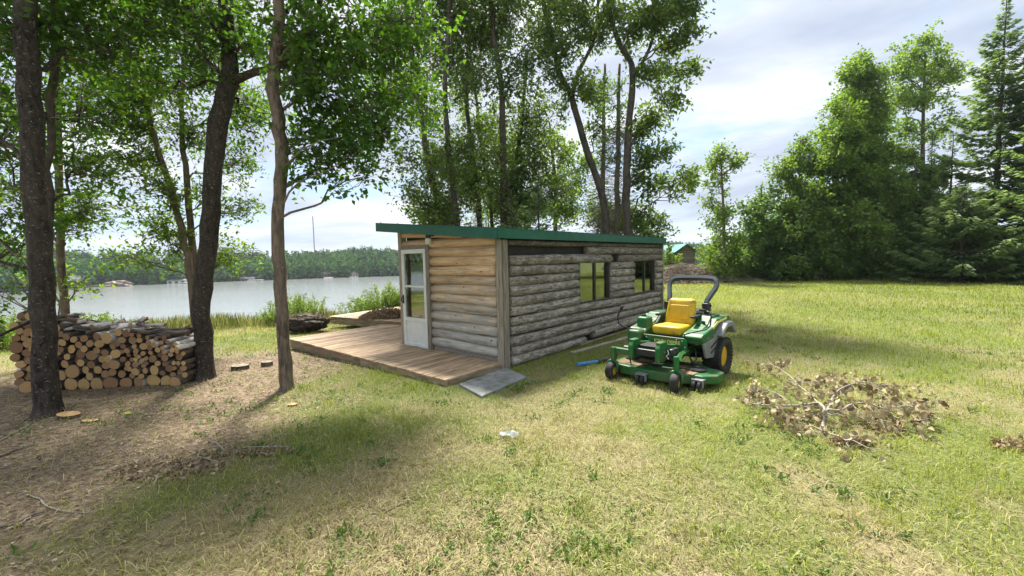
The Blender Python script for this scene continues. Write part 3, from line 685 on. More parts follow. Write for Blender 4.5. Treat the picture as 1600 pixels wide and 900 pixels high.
    f = MB(); f.box(XA-.015, XB+.015, YB-.01, YB+.015, zr(YB)-.17, zr(YB)+.0); f.build('fascia', M['green_roof'], roof)
    so_ = MB(); so_.prism([(YA+.01, zr(YA)-.12), (YB-.012, zr(YB)-.12), (YB-.012, zr(YB)-.145), (YA+.01, zr(YA)-.145)], XA+.015, XB-.015); so_.build('soffit', M['trim_x'], roof)
    # foundation blocks
    fb = MB(); fb.rbox(-.06, .2, -.06, .2, -.12, .0, .01); fb.build('foundation_block', M['tar'], root)
    return root
build_cabin()

# ------------------------------------------------------------------ decks (same local frame as the cabin)
def deck_world(u, v, z=0): p = A0+UX*u+VX*v; return Vector((p[0], p[1], z))
def board(root, u0, u1, v0, w, z, h=.03, mat='deck'):
    mb = MB(); mb.rbox(0, u1-u0, 0, w, -h, 0, .004, 1); o = mb.build('board', M[mat], root, (u0+random.uniform(-.012, .012), v0, z+random.uniform(-.003, .003)))
    o.rotation_euler = (random.gauss(0, .006), random.gauss(0, .0008), 0); return o
def build_decks():
    d = thing('front_deck', 'long low weathered wooden deck in front of the cabin door', 'deck', A0, TH)
    v = .0; w = .122; 
    while v < 5.34:
        u1 = -.055 if v < 2.64 else (3.6)
        if 2.6 < v < 2.78: u1 = -.09
        board(d, -1.26, u1, v, w, .098); v += w+.013
    for (v0, v1) in ((.0, 2.33), (2.336, 5.34)):
        f = MB(); f.rbox(0, v1-v0, 0, .038, -.175, 0, .004, 1); f.build('rim_board', M['deck_side'], d, (-1.20, v0, .065), (0, 0, PI/2))
    f = MB(); f.rbox(0, 1.14, 0, .036, -.175, 0, .004, 1); f.build('rim_board', M['deck_side'], d, (-1.195, .004, .065))
    f = MB(); f.rbox(0, 4.8, 0, .036, -.175, 0, .004, 1); f.build('rim_board', M['deck_side'], d, (-1.195, 5.30, .065))
    for u in (-.9, -.3, .6, 1.6, 2.6):
        j = MB(); j.box(u, u+.04, .05 if u < 0 else 2.9, 5.29, -.12, .04); j.build('joist', M['deck_side'], d)
    for v0 in (.2, 2.3, 5.0):
        for u in (-1.1, 0 if v0 < 2.5 else 3.2):
            b = MB(); b.rbox(u, u+.2, v0, v0+.2, -.4, -.122, .01); b.build('support_block', M['concrete'], d)
    # lower deck further off
    q0 = AT(514, 494, 12.5); q1 = AT(605, 502, 11.2); c = Vector(q0); e = Vector(q1); a2 = math.atan2(c.y-e.y, c.x-e.x)
    d2 = thing('lower_deck', 'second weathered deck beyond the front deck with a heap of dead leaves on it', 'deck', (c.x, c.y, .18), a2-PI/2)
    v = -4.4
    while v < -.02:
        board(d2, 0, 3.1, v, .132, 0); v += .142
    f = MB(); f.rbox(0, 4.38, 0, .038, -.19, 0, .004, 1); f.build('rim_board', M['deck_side'], d2, (.06, -4.4, -.033), (0, 0, PI/2))
    f = MB(); f.rbox(0, 3.0, 0, .036, -.17, 0, .004, 1); f.build('rim_board', M['deck_side'], d2, (.065, -.055, -.033))
build_decks()

# slab, planks, small pieces
def flat_poly(name, pts, th, mat, label, cat, bevel=.01, group=None, sink=0., z=None):
    c = sum(pts, Vector())/len(pts); mb = MB(); mb.prism([(p.x-c.x, p.y-c.y) for p in pts], 0, th, 'z', bevel)
    o = mb.build(name, mat, None, (c.x, c.y, (Z(c.x, c.y) if z is None else z)-sink)); return props(o, label, cat, group)
flat_poly('concrete_slab', [G(717, 603), G(753, 623), G(823, 592), G(790, 577)], .05, M['concrete'], 'grey concrete slab lying on the grass at the near cabin corner', 'slab', .012, sink=.01)
def plank(px0, py0, px1, py1, w, label, mat='trim_x', h=.03, z=.0):
    a = G(px0, py0); b = G(px1, py1); L = (b-a).length; mb = MB(); mb.rbox(0, L, -w/2, w/2, 0, h, .004, 1)
    o = mb.build('plank', M[mat], None, (a.x, a.y, a.z+z), (0, -math.asin((b.z-a.z)/L), math.atan2(b.y-a.y, b.x-a.x))); props(o, label, 'plank')
plank(893, 553, 982, 528, .11, 'pale weathered plank lying in the grass along the windowed log wall', 'white' if 0 else 'trim_x')
plank(905, 540, 990, 513, .08, 'brown board half hidden under the broken bottom log of the cabin', 'deck_side')
def blue_pipe():
    a = G(902, 573); b = G(948, 566); r = .032
    t = thing('plastic_pipe', 'short blue plastic pipe lying in the grass beside the mower', 'pipe', a+Vector((0, 0, r)), math.atan2(b.y-a.y, b.x-a.x)); L = (b-a).length
    mb = MB(); mb.lathe([(0, r*.8), (0, r), (L*.72, r), (L*.72, r*.8)], 16); mb.build('pipe', M['bluepipe'], t, sm=False)
    mb = MB(); mb.lathe([(L*.68, r*1.25), (L*.72, r*1.35), (L*1.3, r*1.35), (L*1.3, r)], 16); mb.build('hose_end', M['black'], t, sm=False)
blue_pipe()
def wood_disc(px, py, r, h, label, tilt=(.05, .03), name='wood_offcut', cat='offcut', squash=.7):
    p = G(px, py); mb = MB(); n = 18
    pr = [r*(1+random.uniform(-.07, .07)) for _ in range(n)]
    vs = []
    for z_, s_ in ((0, 1), (h, .97)):
        vs += [(math.cos(2*PI*k/n)*pr[k]*s_, math.sin(2*PI*k/n)*pr[k]*s_*squash, z_) for k in range(n)]
    mb.add(vs, [(k, (k+1) % n, n+(k+1) % n, n+k) for k in range(n)]); mb.mat(1).add(vs[n:], [tuple(range(n))])
    o = mb.build(name, [M['bark_log'], M['cut'] if cat == 'offcut' else M['cut_old']], None, (p.x, p.y, p.z-.005), (*tilt, random.random()*.5)); props(o, label, cat)
wood_disc(108, 653, .13, .06, 'large pale freshly cut wood slab at the foot of the leftmost trunk', (.12, .05), squash=.55)
wood_disc(140, 659, .085, .025, 'small pale wood chip just right of the large cut slab', squash=.5)
wood_disc(457, 634, .06, .03, 'pale round wood chip in front of the slim middle trunk', squash=.7)
wood_disc(417, 572, .10, .09, 'low cut stump standing between the slim trunk and the deck', name='tree_stump', cat='stump')
wood_disc(375, 577, .14, .08, 'old dark stump beside the curved trunk right of the woodpile', name='tree_stump', cat='stump')

# ------------------------------------------------------------------ firewood
def firewood():
    P0 = G(28, 614); P1 = G(293, 600); base_z = (P0.z+P1.z)/2-.02
    d = Vector((P1.x-P0.x, P1.y-P0.y, 0)); LEN = d.length; d.normalize(); nrm = Vector((-d.y, d.x, 0))      # nrm points away from the camera
    ang = math.atan2(d.y, d.x)
    def topz(s):
        t = s/LEN; return np.interp(t, [0, .10, .2, .36, .5, .62, .75, .88, 1.], [1.12, 1.26, 1.05, .92, .90, .95, .86, .80, .62])
    protos = []
    for k in range(10):
        n = 14; mb = MB(); rr = [1+random.uniform(-.07, .07)+.05*math.sin(2*2*PI*i/n+k) for i in range(n)]
        if k == 9: rr = [1.25 if (i < 3 or i > 11) else (.82 if 5 < i < 9 else 1.) for i in range(n)]
        if k in (7, 8): rr = [1.0 if i < 8 else .62+.1*(abs(i-11)) for i in range(n)]     # split
        rings = []
        for j, y in enumerate((0, .006, .33, .66, 1)):
            s_ = .93 if j == 0 else 1+random.uniform(-.03, .03); rings += [(math.cos(2*PI*i/n)*rr[i]*s_, y, math.sin(2*PI*i/n)*rr[i]*s_) for i in range(n)]
        fs = [(j*n+i, (j+1)*n+i, (j+1)*n+(i+1) % n, j*n+(i+1) % n) for j in range(4) for i in range(n)]
        mb.add(rings, fs); mb.mat(1).add([(x*.999, y+.0, z) for x, y, z in rings[:n]], [tuple(range(n))]); mb.add(rings[-n:], [tuple(range(n))[::-1]])
        mw_ = mb.mesh('firewood_log', [M['bark_log'], M['cut']], False); mw_.polygons.foreach_set('use_smooth', [len(p.vertices) < 5 for p in mw_.polygons])
        mb_ = mw_.copy(); mb_.materials[0] = M['bark_white']; protos.append((mw_, mb_))
    placed = []
    def rest(s, r):
        z = r
        for (s2, z2, r2) in placed:
            dx = abs(s-s2)
            if dx < r+r2: z = max(z, z2+math.sqrt((r+r2)**2-dx*dx))
        return z
    fails = 0
    first = [.055+.08, .28, .46]
    # bottom row of thick logs
    s = .07
    while s < LEN-.06:
        r = random.uniform(.085, .105); s += r*.5
        placed.append((s+r*.5, r*random.uniform(.95, 1.), r)); s += r*1.55
    nb = len(placed)
    while fails < 60 and len(placed) < 240:
        best = None
        for _ in range(26):
            s = random.uniform(.03, LEN-.03); t = s/LEN; lowz = rest(s, .05)
            if lowz < .45 and t < .62: r = random.choice([.105, .095, .115, .08, .06])
            elif lowz < .3: r = random.choice([.06, .05, .075, .045])
            elif t < .62: r = random.choice([.065, .055, .075, .05, .085])
            else: r = random.choice([.045, .04, .055, .035, .06])
            z = rest(s, r)
            if z+r > topz(s): continue
            sc = z-r*.6+random.random()*.02
            if best is None or sc < best[0]: best = (sc, s, z, r)
        if best is None: fails += 1; continue
        placed.append(best[1:])
    big_i = min(range(len(placed)), key=lambda i: abs(placed[i][0]-.56*LEN)+abs(placed[i][1]-.62))
    rows = sorted(range(nb), key=lambda i: placed[i][0]); ords = 'first second third fourth fifth sixth seventh eighth ninth tenth eleventh twelfth thirteenth fourteenth fifteenth sixteenth'.split()
    reg = []
    for i, (s, z, r) in enumerate(placed):
        k = random.randrange(7) if r < .1 or i < nb else random.choice([0, 1, 2, 7, 8, 9])
        dep = random.gauss(0, .025); L = random.uniform(.42, .58)
        p = P0+d*s+nrm*(dep)
        t = s/LEN; white = random.random() < .22
        o = link('firewood_log', protos[k][1 if white else 0], None, (p.x, p.y, base_z+z), None, (r*1.02, L, r*1.02))
        o.rotation_mode = 'XYZ'; yaw = ang+random.gauss(0, .07)+(.35 if t < .12 else 0); o.rotation_euler = (random.gauss(0, .03), random.random()*2*PI, 0)
        # local y is the log's length: spin about it first, then turn to the pile
        o.matrix_world = Matrix.Translation((p.x, p.y, base_z+z)) @ Matrix.Rotation(yaw, 4, 'Z') @ Matrix.Rotation(random.gauss(0, .03), 4, 'X') @ Matrix.Rotation(random.random()*6.28, 4, 'Y') @ Matrix.Diagonal((r*1.02, L, r*1.02, 1))
        if i < nb:
            lab = 'thick sawn log in the bottom row of the woodpile, %s from the left' % ords[rows.index(i)]
        else:
            side_ = 'left end' if t < .2 else ('left half' if t < .45 else ('middle' if t < .7 else 'right end'))
            hh = 'lower' if z < .35 else ('middle' if z < .65 else 'upper')
            sz = 'thick' if r > .075 else ('medium' if r > .053 else 'thin')
            lab = '%s %s log, %s layer, %s of woodpile' % (sz, 'pale-barked' if white else 'dark-barked', hh, side_)
        props(o, lab, 'firewood log', 'logs stacked in the firewood pile')
        if i >= nb: reg.append((lab, s, o))
    # long poles thrown over the top
    for j in range(34):
        s = random.uniform(.16, .88)*LEN; L = random.uniform(.4, .8); r = random.uniform(.022, .042); z = topz(s)+random.uniform(-.03, .035)
        a = random.choice([random.gauss(.55, .35), random.gauss(2.4, .5), random.gauss(.2, .2)]) if s < .8*LEN else random.gauss(.05, .1)
        dd = (d*math.cos(a)+nrm*math.sin(a)); c = P0+d*s+nrm*random.uniform(.12, .42); e = dd*L*.5; tl = random.gauss(0, .05)
        pts = [c-e+Vector((0, 0, -tl)), c-e*.3+Vector((0, 0, random.gauss(0, .01))), c+e*.4+Vector((0, 0, .01)), c+e+Vector((0, 0, tl))]
        o0 = c; mb = MB(); mb.tube([q_-o0 for q_ in pts], [r, r*.97, r*.92, r*.85], 9, caps=False)
        n = 9; vs = list(mb.v); mb.mat(1).add(vs[:n], [tuple(range(n))[::-1]]); mb.add(vs[-n:], [tuple(range(n))])
        wh = s < .72*LEN and random.random() < .8
        o = mb.build('firewood_pole', [M['bark_white' if wh else 'bark_log'], M['cut']], None, (c.x, c.y, base_z+z), sm=False)
        o.data.polygons.foreach_set('use_smooth', [len(p.vertices) < 5 for p in o.data.polygons])
        side_ = 'left' if s < .45*LEN else ('middle' if s < .7*LEN else 'right')
        lab = '%s thin pole across the top %s of woodpile' % ('white birch' if wh else 'dark', side_)
        props(o, lab, 'pole', 'poles on top of the woodpile'); reg.append((lab, s, o))
    from collections import defaultdict; dd_ = defaultdict(list)
    for lab, s, o in reg: dd_[lab].append((s, o))
    for lab, li in dd_.items():
        li.sort(key=lambda e: e[0])
        for k, (s, o) in enumerate(li):
            if len(li) > 1: o['label'] = lab+(', leftmost such' if k == 0 else ', rightmost such' if k == len(li)-1 else ', %s such from the left' % (ords[k] if k < 16 else 'last but few'))
    # criss-crossed logs closing the left end
    for j in range(15):
        z = .07+(j//2)*.155; r = random.uniform(.05, .085); c = P0+d*(.10-.08*(j % 2))+nrm*(.05+.28*(j % 2))
        yaw = ang+(random.gauss(.9, .25) if j % 2 else random.gauss(.25, .15)); L = random.uniform(.35, .5)
        o = link('firewood_log', protos[j % 9][j % 2]); o.matrix_world = Matrix.Translation((c.x, c.y, base_z+z)) @ Matrix.Rotation(yaw, 4, 'Z') @ Matrix.Rotation(random.gauss(0, .12), 4, 'X') @ Matrix.Rotation(random.random()*6, 4, 'Y') @ Matrix.Diagonal((r, L, r, 1))
        props(o, 'crossed %s log closing the left end of the woodpile at the %s' % ('pale' if j % 2 else 'dark', ['ground', 'second layer', 'third layer', 'fourth layer', 'fifth layer', 'sixth layer', 'seventh layer', 'top'][j//2]), 'firewood log', 'crossed logs at the left end of the woodpile')
firewood()

# ------------------------------------------------------------------ near trees on the left
def stem(pts, depth_of, widths, base=None):
    """pixels of the photograph's trunk outline turned into a real stem at a given distance"""
    out = []
    for i, (px, py) in enumerate(pts):
        Yd = depth_of(i) if callable(depth_of) else depth_of; p = AT(px, py, Yd); out.append([p[0], p[1], p[2], widths[i]*.5*Yd/FPX*math.cos(math.atan2(abs(p[0]), p[1]))])
    if base is not None: out[0][:3] = [base.x, base.y, base.z-.03]
    return [tuple(p) for p in out]
def B(px, py, Yd, rx, ry=None, rz=None, dens=1.):
    p = AT(px, py, Yd); ry = rx if ry is None else ry; rz = rx if rz is None else rz
    return (p[0], p[1], p[2], rx, ry, rz, dens)

b1 = G(76, 648)
T1 = stem([(76, 648), (70, 560), (66, 440), (60, 330), (52, 220), (46, 110), (40, 0), (36, -130), (40, -300), (50, -480)], lambda i: b1.y+.02*i, [52, 43, 43, 42, 40, 38, 36, 32, 25, 15], b1)
T1c = stem([(72, 470), (76, 340), (78, 230), (84, 120), (88, 0), (95, -150), (100, -300)], lambda i: 5.9, [15, 14, 14, 14, 13, 11, 7]); 
c1 = (T1c[0][0], T1c[0][1]); T1c = [(c1[0]-.12, 5.9, Z(c1[0], 5.9)-.05, .085)]+T1c
broadleaf('birch_tree', 'thick dark birch trunk leftmost in front of the woodpile', 'tree', [T1],
    [B(20, 40, 5.6, .7, .7, .5), B(110, 30, 6.2, .9, .8, .5), B(200, 70, 6.4, .8, .9, .5), B(60, -90, 5.5, 1.2, 1.1, .7), B(10, 330, 6.5, .45, .5, .35, .8), B(180, -60, 6.5, 1.2, 1., .7), B(-60, 150, 5.8, .9, .8, .8), B(-60, 380, 7., .6, .6, .5), B(40, -300, 5., 1.3, 1.3, 1.), B(240, -240, 5.8, 1.3, 1.2, .9), B(140, 150, 7, .55, .5, .4, .7)],
    'leaf_near', 'bark_birch', (.098, .055), 12, 14, limb_r=.035, nt=16, limb_parts=True, lf=1.7, rs=1.15)
broadleaf('birch_tree', 'second dark trunk hidden close behind the leftmost birch', 'tree', [T1c],
    [B(70, 130, 6.2, .6, .6, .4, .8), B(140, 250, 6.6, .55, .5, .35, .8), B(110, -80, 6., .9, .9, .6), B(10, 230, 6.4, .5, .5, .4, .7)],
    'leaf_near', 'bark_dark', (.098, .055), 11, 13, limb_r=.025, nt=10, lf=1.8, rs=1.15)
p = AT(96, 470, 8.3); b2 = Vector((p[0]+.05, 8.3, Z(p[0], 8.3)))
T1b = stem([(97, 510), (96, 420), (96, 330), (92, 230), (92, 120), (98, 0), (105, -120), (110, -240)], 8.3, [17, 15, 14, 13, 12, 10, 8, 5], b2)
broadleaf('ash_tree', 'slim tree just behind the woodpile, right of the thick leftmost birch', 'tree', [T1b],
    [B(150, 250, 8.2, .55, .5, .3), B(150, 320, 8.4, .7, .6, .35), B(175, 175, 8.2, .8, .7, .4), B(20, 290, 8.6, .6, .5, .3), B(15, 375, 8.6, .5, .5, .22, .8), B(110, 345, 8.2, .5, .5, .25), B(130, 90, 8.5, .9, .8, .5), B(30, 180, 8.6, .7, .6, .45), B(125, -20, 8.4, 1.1, 1., .7), B(220, 120, 8.6, .7, .6, .5), B(70, 430, 8.4, .3, .3, .25, .5), B(130, 440, 8.3, .22, .25, .18, .5)],
    'leaf_mid', 'bark_grey', (.10, .045), 13, 14, limb_r=.025, nt=10, lf=1.9, rs=1.1)
b3 = G(320, 592)
T2 = stem([(320, 592), (315, 520), (318, 450), (323, 400), (330, 330), (334, 260), (343, 190), (357, 130), (360, 90), (352, 20), (350, -80), (360, -220), (370, -380)], lambda i: b3.y+.015*i, [34, 31, 31, 31, 30, 30, 31, 29, 25, 24, 22, 17, 9], b3)
T2f = stem([(350, 132), (385, 118), (425, 106), (455, 92), (480, 60), (500, 0), (520, -90)], lambda i: b3.y+.1-.02*i, [16, 13, 11, 10, 9, 8, 6])
broadleaf('birch_tree', 'curved birch trunk at the right end of the woodpile', 'tree', [T2, T2f],
    [B(300, 60, 6.8, .8, .8, .5), B(390, 60, 6.9, .7, .7, .5), B(260, -20, 6.7, 1., .9, .6), B(420, -60, 6.4, 1.2, 1.1, .7), B(390, 190, 7.6, .6, .5, .4, .8), B(330, -150, 6.3, 1.1, 1., .6, .7), B(250, 130, 7.2, .6, .6, .4, .8), B(300, -300, 6.5, 1.2, 1.2, .8, .5)],
    'leaf_near', 'bark_birch', (.094, .054), 13, 15, limb_r=.04, nt=16, limb_parts=True, lf=1.7, rs=1.15)
p = AT(302, 480, 8.8); b4 = Vector((p[0], 8.8, Z(p[0], 8.8)))
Ta = stem([(303, 500), (299, 440), (288, 380), (272, 310), (250, 240), (230, 170), (215, 90), (200, 0), (190, -100)], 8.8, [13, 13, 12, 12, 10, 8, 8, 6, 4], b4)
Tb = stem([(308, 500), (307, 440), (299, 370), (292, 300), (287, 235), (283, 160), (290, 80), (300, 0), (310, -100)], 9.0, [12, 12, 12, 11, 9, 8, 7, 6, 4])
broadleaf('ash_tree', 'twin thin leaning stems with light leaves behind the curved birch', 'tree', [Ta, Tb],
    [B(240, 350, 8.8, .55, .5, .28), B(255, 295, 8.6, .55, .5, .3), B(330, 300, 9.3, .5, .5, .3, .7), B(225, 240, 8.8, .7, .6, .4), B(300, 200, 9., .7, .6, .45), B(380, 250, 9.4, .6, .5, .35), B(395, 320, 9.4, .4, .5, .2, .8), B(220, 140, 8.8, .9, .8, .5), B(320, 110, 9., .9, .8, .5), B(400, 160, 9.4, .6, .6, .5), B(245, 30, 8.9, 1.1, 1., .7), B(360, 20, 9.2, 1.1, 1., .6), B(195, 400, 8.6, .35, .3, .16, .9), B(265, 375, 8.8, .4, .4, .16), B(375, 395, 9.3, .5, .4, .10, .9), B(205, 190, 8.8, .6, .6, .4), B(345, 380, 9.2, .25, .3, .2, .6)],
    'leaf_mid', 'bark_grey', (.095, .046), 13, 14, limb_r=.022, nt=8, lf=2., rs=1.15)
b5 = G(449, 607)
T3 = stem([(450, 607), (443, 540), (440, 470), (436, 400), (433, 330), (440, 260), (437, 205), (428, 140), (432, 70), (436, 0), (440, -120), (450, -260), (455, -380)], lambda i: b5.y+.01*i, [24, 21, 21, 21, 20, 21, 22, 20, 18, 17, 16, 12, 7], b5)
tr3 = broadleaf('maple_tree', 'slim upright trunk standing in the bare soil left of the deck', 'tree', [T3],
    [B(480, 40, 5.9, .6, .7, .45, .8), B(560, 20, 6.2, .9, .9, .6, .8), B(620, 80, 6.6, .8, .8, .6, 1.), B(500, 130, 6., .6, .6, .4, 1.2), B(560, 160, 6.3, .65, .6, .42, 1.3), B(600, 200, 6.6, .45, .45, .35, 1.3), B(480, 210, 6., .35, .4, .25, 1.), B(545, 240, 6.2, .42, .42, .2, 1.2), B(570, 275, 6.2, .13, .2, .15, 1.4), B(490, 265, 6.1, .3, .3, .10, .8), B(655, 140, 6.9, .5, .6, .5, 1.2), B(640, 30, 6.8, .7, .7, .5, 1.2), B(500, -60, 6., .7, .7, .35, .6), B(640, -60, 6.8, .7, .7, .4, .6), B(530, 90, 6.6, .8, .7, .4, 1.1), B(455, 90, 6.5, .5, .5, .4)],
    'leaf_near', 'bark_grey', (.092, .062), 18, 17, limb_r=.028, nt=14, limb_parts=True)
# the dead twig leaning out of its trunk
db = MB(); o_ = tr3.location
def rel(px, py, Yd): q_ = AT(px, py, Yd); return (q_[0]-o_.x, q_[1]-o_.y, q_[2]-o_.z)
db.tube([rel(441, 322, 5.83), rel(452, 300, 5.8), rel(468, 284, 5.76), rel(492, 275, 5.72), rel(520, 262, 5.68), rel(536, 252, 5.66)], [.016, .013, .011, .008, .006, .004], 6)
db.tube([rel(455, 297, 5.8), rel(460, 275, 5.85), rel(457, 240, 5.9), rel(462, 215, 5.9)], [.007, .006, .004, .003], 5)
db.tube([rel(470, 283, 5.76), rel(490, 290, 5.7), rel(515, 284, 5.66)], [.006, .004, .003], 5)
db.tube([rel(443, 262, 5.83), rel(470, 235, 5.6), rel(500, 220, 5.5), rel(530, 215, 5.4)], [.013, .010, .007, .004], 5)
db.build('dead_limb', M['bark_dead'], tr3, sm=True)

# ------------------------------------------------------------------ grove behind the cabin
grove = [
 # stem pixels, depth, width px, blobs (px,py,r,dens), label, leaf
 ([(694, 352), (676, 290), (664, 220), (655, 150), (640, 60), (630, -60), (625, -180)], 15.5, 11, [(640, 110, 1.0, 1), (668, 40, 1.2, 1), (610, 40, 1., 1), (660, 180, .8, .8), (640, 300, .7, .8), (660, 320, .6, .8), (600, 140, .9, 1), (630, -60, 1.5, 1), (625, 240, .55, .7)], 'leaning leftmost trunk of the grove rising behind the deck side of the cabin roof'),
 ([(713, 352), (706, 280), (698, 200), (695, 130), (700, 50), (705, -60), (712, -160)], 14.5, 10, [(700, 90, .9, 1), (722, 20, 1.2, 1), (680, -20, 1.2, 1), (735, 130, .7, .7), (690, 230, .45, .6), (710, -100, 1.4, 1)], 'dark upright trunk second from the left in the grove behind the cabin roof'),
 ([(750, 352), (742, 270), (733, 200), (728, 120), (735, 40), (740, -80)], 17., 8, [(735, 110, .9, .8), (750, 190, .7, .6), (745, 40, 1.1, .8), (735, 290, .6, .7), (765, 250, .6, .7)], 'thin trunk between the two leftmost dark trunks and the tall straight one behind the roof'),
 ([(788, 352), (786, 280), (785, 200), (783, 130), (772, 60), (765, -30), (760, -140)], 15., 12, [(770, 60, 1.0, .8), (800, 20, 1.2, .8), (760, -40, 1.4, .9), (820, 90, .9, .7), (800, 130, .7, .7), (775, 180, .5, .5), (820, -50, 1.3, .8), (860, 60, .8, .6)], 'tall straight trunk in the middle of the grove above the corner of the cabin roof'),
 ([(768, 352), (765, 290), (752, 230), (745, 160), (735, 90), (730, 0)], 18.5, 6, [(760, 200, .9, .7), (715, 150, 1., .7), (760, 310, .8, .9), (720, 270, .8, .7)], 'thin pale-leaved stem deep in the grove between the dark trunks'),
 ([(806, 352), (806, 290), (812, 220), (818, 150), (824, 80)], 16.5, 7, [(830, 200, 1.0, 1.1), (845, 170, .7, 1.), (815, 260, .9, 1.1), (850, 240, .8, 1.), (830, 310, .9, 1.1), (800, 320, .8, 1.), (865, 300, .8, 1.)], 'bushy dark young tree right of the straight middle trunk of the grove'),
]
for i, (pts, dep, wpx, bl, lab) in enumerate(grove):
    p0 = AT(*pts[0], dep); gz = Z(p0[0], p0[1]); st = [(p0[0], p0[1], gz-.05, wpx*.55*dep/FPX)]+stem(pts, dep, [wpx*(1-.09*k) for k in range(len(pts))])
    broadleaf('aspen_tree', lab, 'tree', [st], [B(a, b, dep+random.uniform(-1.2, 1.6), r*1.0, r, r*.8, d_) for a, b, r, d_ in bl]+[B(pts[0][0]+random.uniform(-28, 28), random.uniform(215, 345), dep+random.uniform(-.8, 1.5), .55, .5, .38, .8) for _ in range(6)],
              'leaf_grove' if i != 4 else 'leaf_light', 'bark_dark', (.12, .08), 20, 20, limb_r=.03, nt=8, tw=.006, jit=.3, rs=1.3, lf=.66)
# the tall ash pair at the right of the grove
dep = 15.
def gst(pts, dep, w0, w1, ground=True):
    n = len(pts); st = stem(pts, dep, [w0+(w1-w0)*k/(n-1) for k in range(n)])
    if ground: st = [(st[0][0]+.03, st[0][1], Z(st[0][0], st[0][1])-.05, st[0][3]*1.08)]+st
    return st
L1 = gst([(948, 355), (940, 300), (922, 250), (905, 195), (893, 150), (874, 112), (862, 60), (850, 10), (840, -60)], dep, 12, 6)
L2 = gst([(893, 150), (905, 110), (925, 70), (935, 20), (930, -60)], dep, 6, 4, False)
broadleaf('ash_tree', 'tall ash with a leaning trunk and high fork right of centre behind the roof', 'tree', [L1, L2],
    [B(a, b, dep+random.uniform(-.8, .8), r, r, r*.62, d_) for a, b, r, d_ in [(850, 40, .9, .8), (880, 60, .9, .7), (905, 20, 1.1, .8), (935, 60, .7, .6), (870, 0, 1.2, .8), (915, 130, .6, .8), (932, 150, .5, .8), (870, 130, .45, .5), (880, 170, .35, .5), (930, 195, .4, .6), (900, -70, 1.6, .9), (850, 95, .5, .5)]],
    'leaf_grove', 'bark_dark', (.17, .075), 17, 20, limb_r=.035, nt=9, tw=.008, jit=.17, rs=1.1, lf=.85)
R1 = gst([(980, 358), (979, 290), (981, 220), (986, 160), (989, 118), (985, 95), (968, 70), (955, 30), (945, -40)], 14.4, 13, 6)
R2 = gst([(989, 118), (1005, 95), (1020, 60), (1040, 10), (1050, -40)], 14.4, 6, 3, False)
broadleaf('ash_tree', 'tall ash with broad drooping leafy limbs above the far end of the cabin roof', 'tree', [R1, R2],
    [B(a, b, 14.4+random.uniform(-.7, .7), r, r*.8, r*rz, d_) for a, b, r, rz, d_ in [(1030, 20, .9, .6, .8), (1070, 10, .8, .6, .9), (1080, 50, .5, .5, .8), (1050, 70, .6, .45, .7), (1000, 20, 1., .6, .8), (960, 20, .9, .6, .7), (1020, 110, .6, .45, .8), (1060, 115, .5, .35, .7), (1085, 105, .35, .5, .8), (1050, 165, .5, .3, .9), (1025, 180, .5, .45, 1.), (1000, 200, .5, .5, .9), (1010, 240, .5, .4, 1.), (1040, 232, .5, .3, 1.), (1030, 280, .5, .28, 1.), (1068, 275, .5, .25, 1.), (1000, 270, .4, .3, .8), (1082, 282, .25, .3, 1.), (1010, 340, .4, .4, .7), (985, 70, .4, .5, .6), (1010, -60, 1.5, .6, .9), (1090, -30, .9, .6, .8)]],
    'leaf_grove', 'bark_dark', (.17, .075), 20, 22, limb_r=.035, nt=9, tw=.008, jit=.14, lf=.9)
for px0, w_, lab in ((942, 7, 'dead straight grey trunk between the two tall ashes'), (965, 8, 'bare straight dark trunk just left of the right-hand ash')):
    Dd = 15.8 if px0 > 950 else 16.6; st = gst([(px0, 358), (px0, 290), (px0+1, 220), (px0+2, 150), (px0+3, 100)], Dd, w_*1.2, w_*.5)
    root = broadleaf('spruce_snag', lab, 'tree', [st], [B(px0+random.randint(-8, 8), y, Dd, .45, .45, .3, .6) for y in (130, 165, 205, 240)], 'leaf_darkwood', 'bark_dead', (.15, .06), 14, 14, limb_r=.015, nt=8, tw=.009)
    fo = MB()
    for k in range(330):
        z_ = random.uniform(.5, 6.8); c, r_ = path_at([(q_[0]-st[0][0], q_[1]-st[0][1], q_[2]-st[0][2], q_[3]) for q_ in st], z_); a = random.random()*2*PI; L = random.uniform(.5, 1.9)*(1-z_/11)
        e = c+np.array([math.cos(a)*L, math.sin(a)*L, -L*random.uniform(-.1, .5)]); fo.tube([tuple(q_) for q_ in wob(c, e, 4, .05, .06)], [.014, .011, .008, .006, .003], 3, caps=False)
        for _ in range(3):
            s_ = c+(e-c)*random.uniform(.35, .9); e2 = s_+np.array([random.gauss(0, .25), random.gauss(0, .25), random.gauss(-.12, .12)]); fo.tube([tuple(q_) for q_ in wob(s_, e2, 2, .05)], [.006, .004, .002], 3, caps=False)
    t_ = fo.build('dead_branch', M['bark_dead'], root); t_['kind'] = 'stuff'
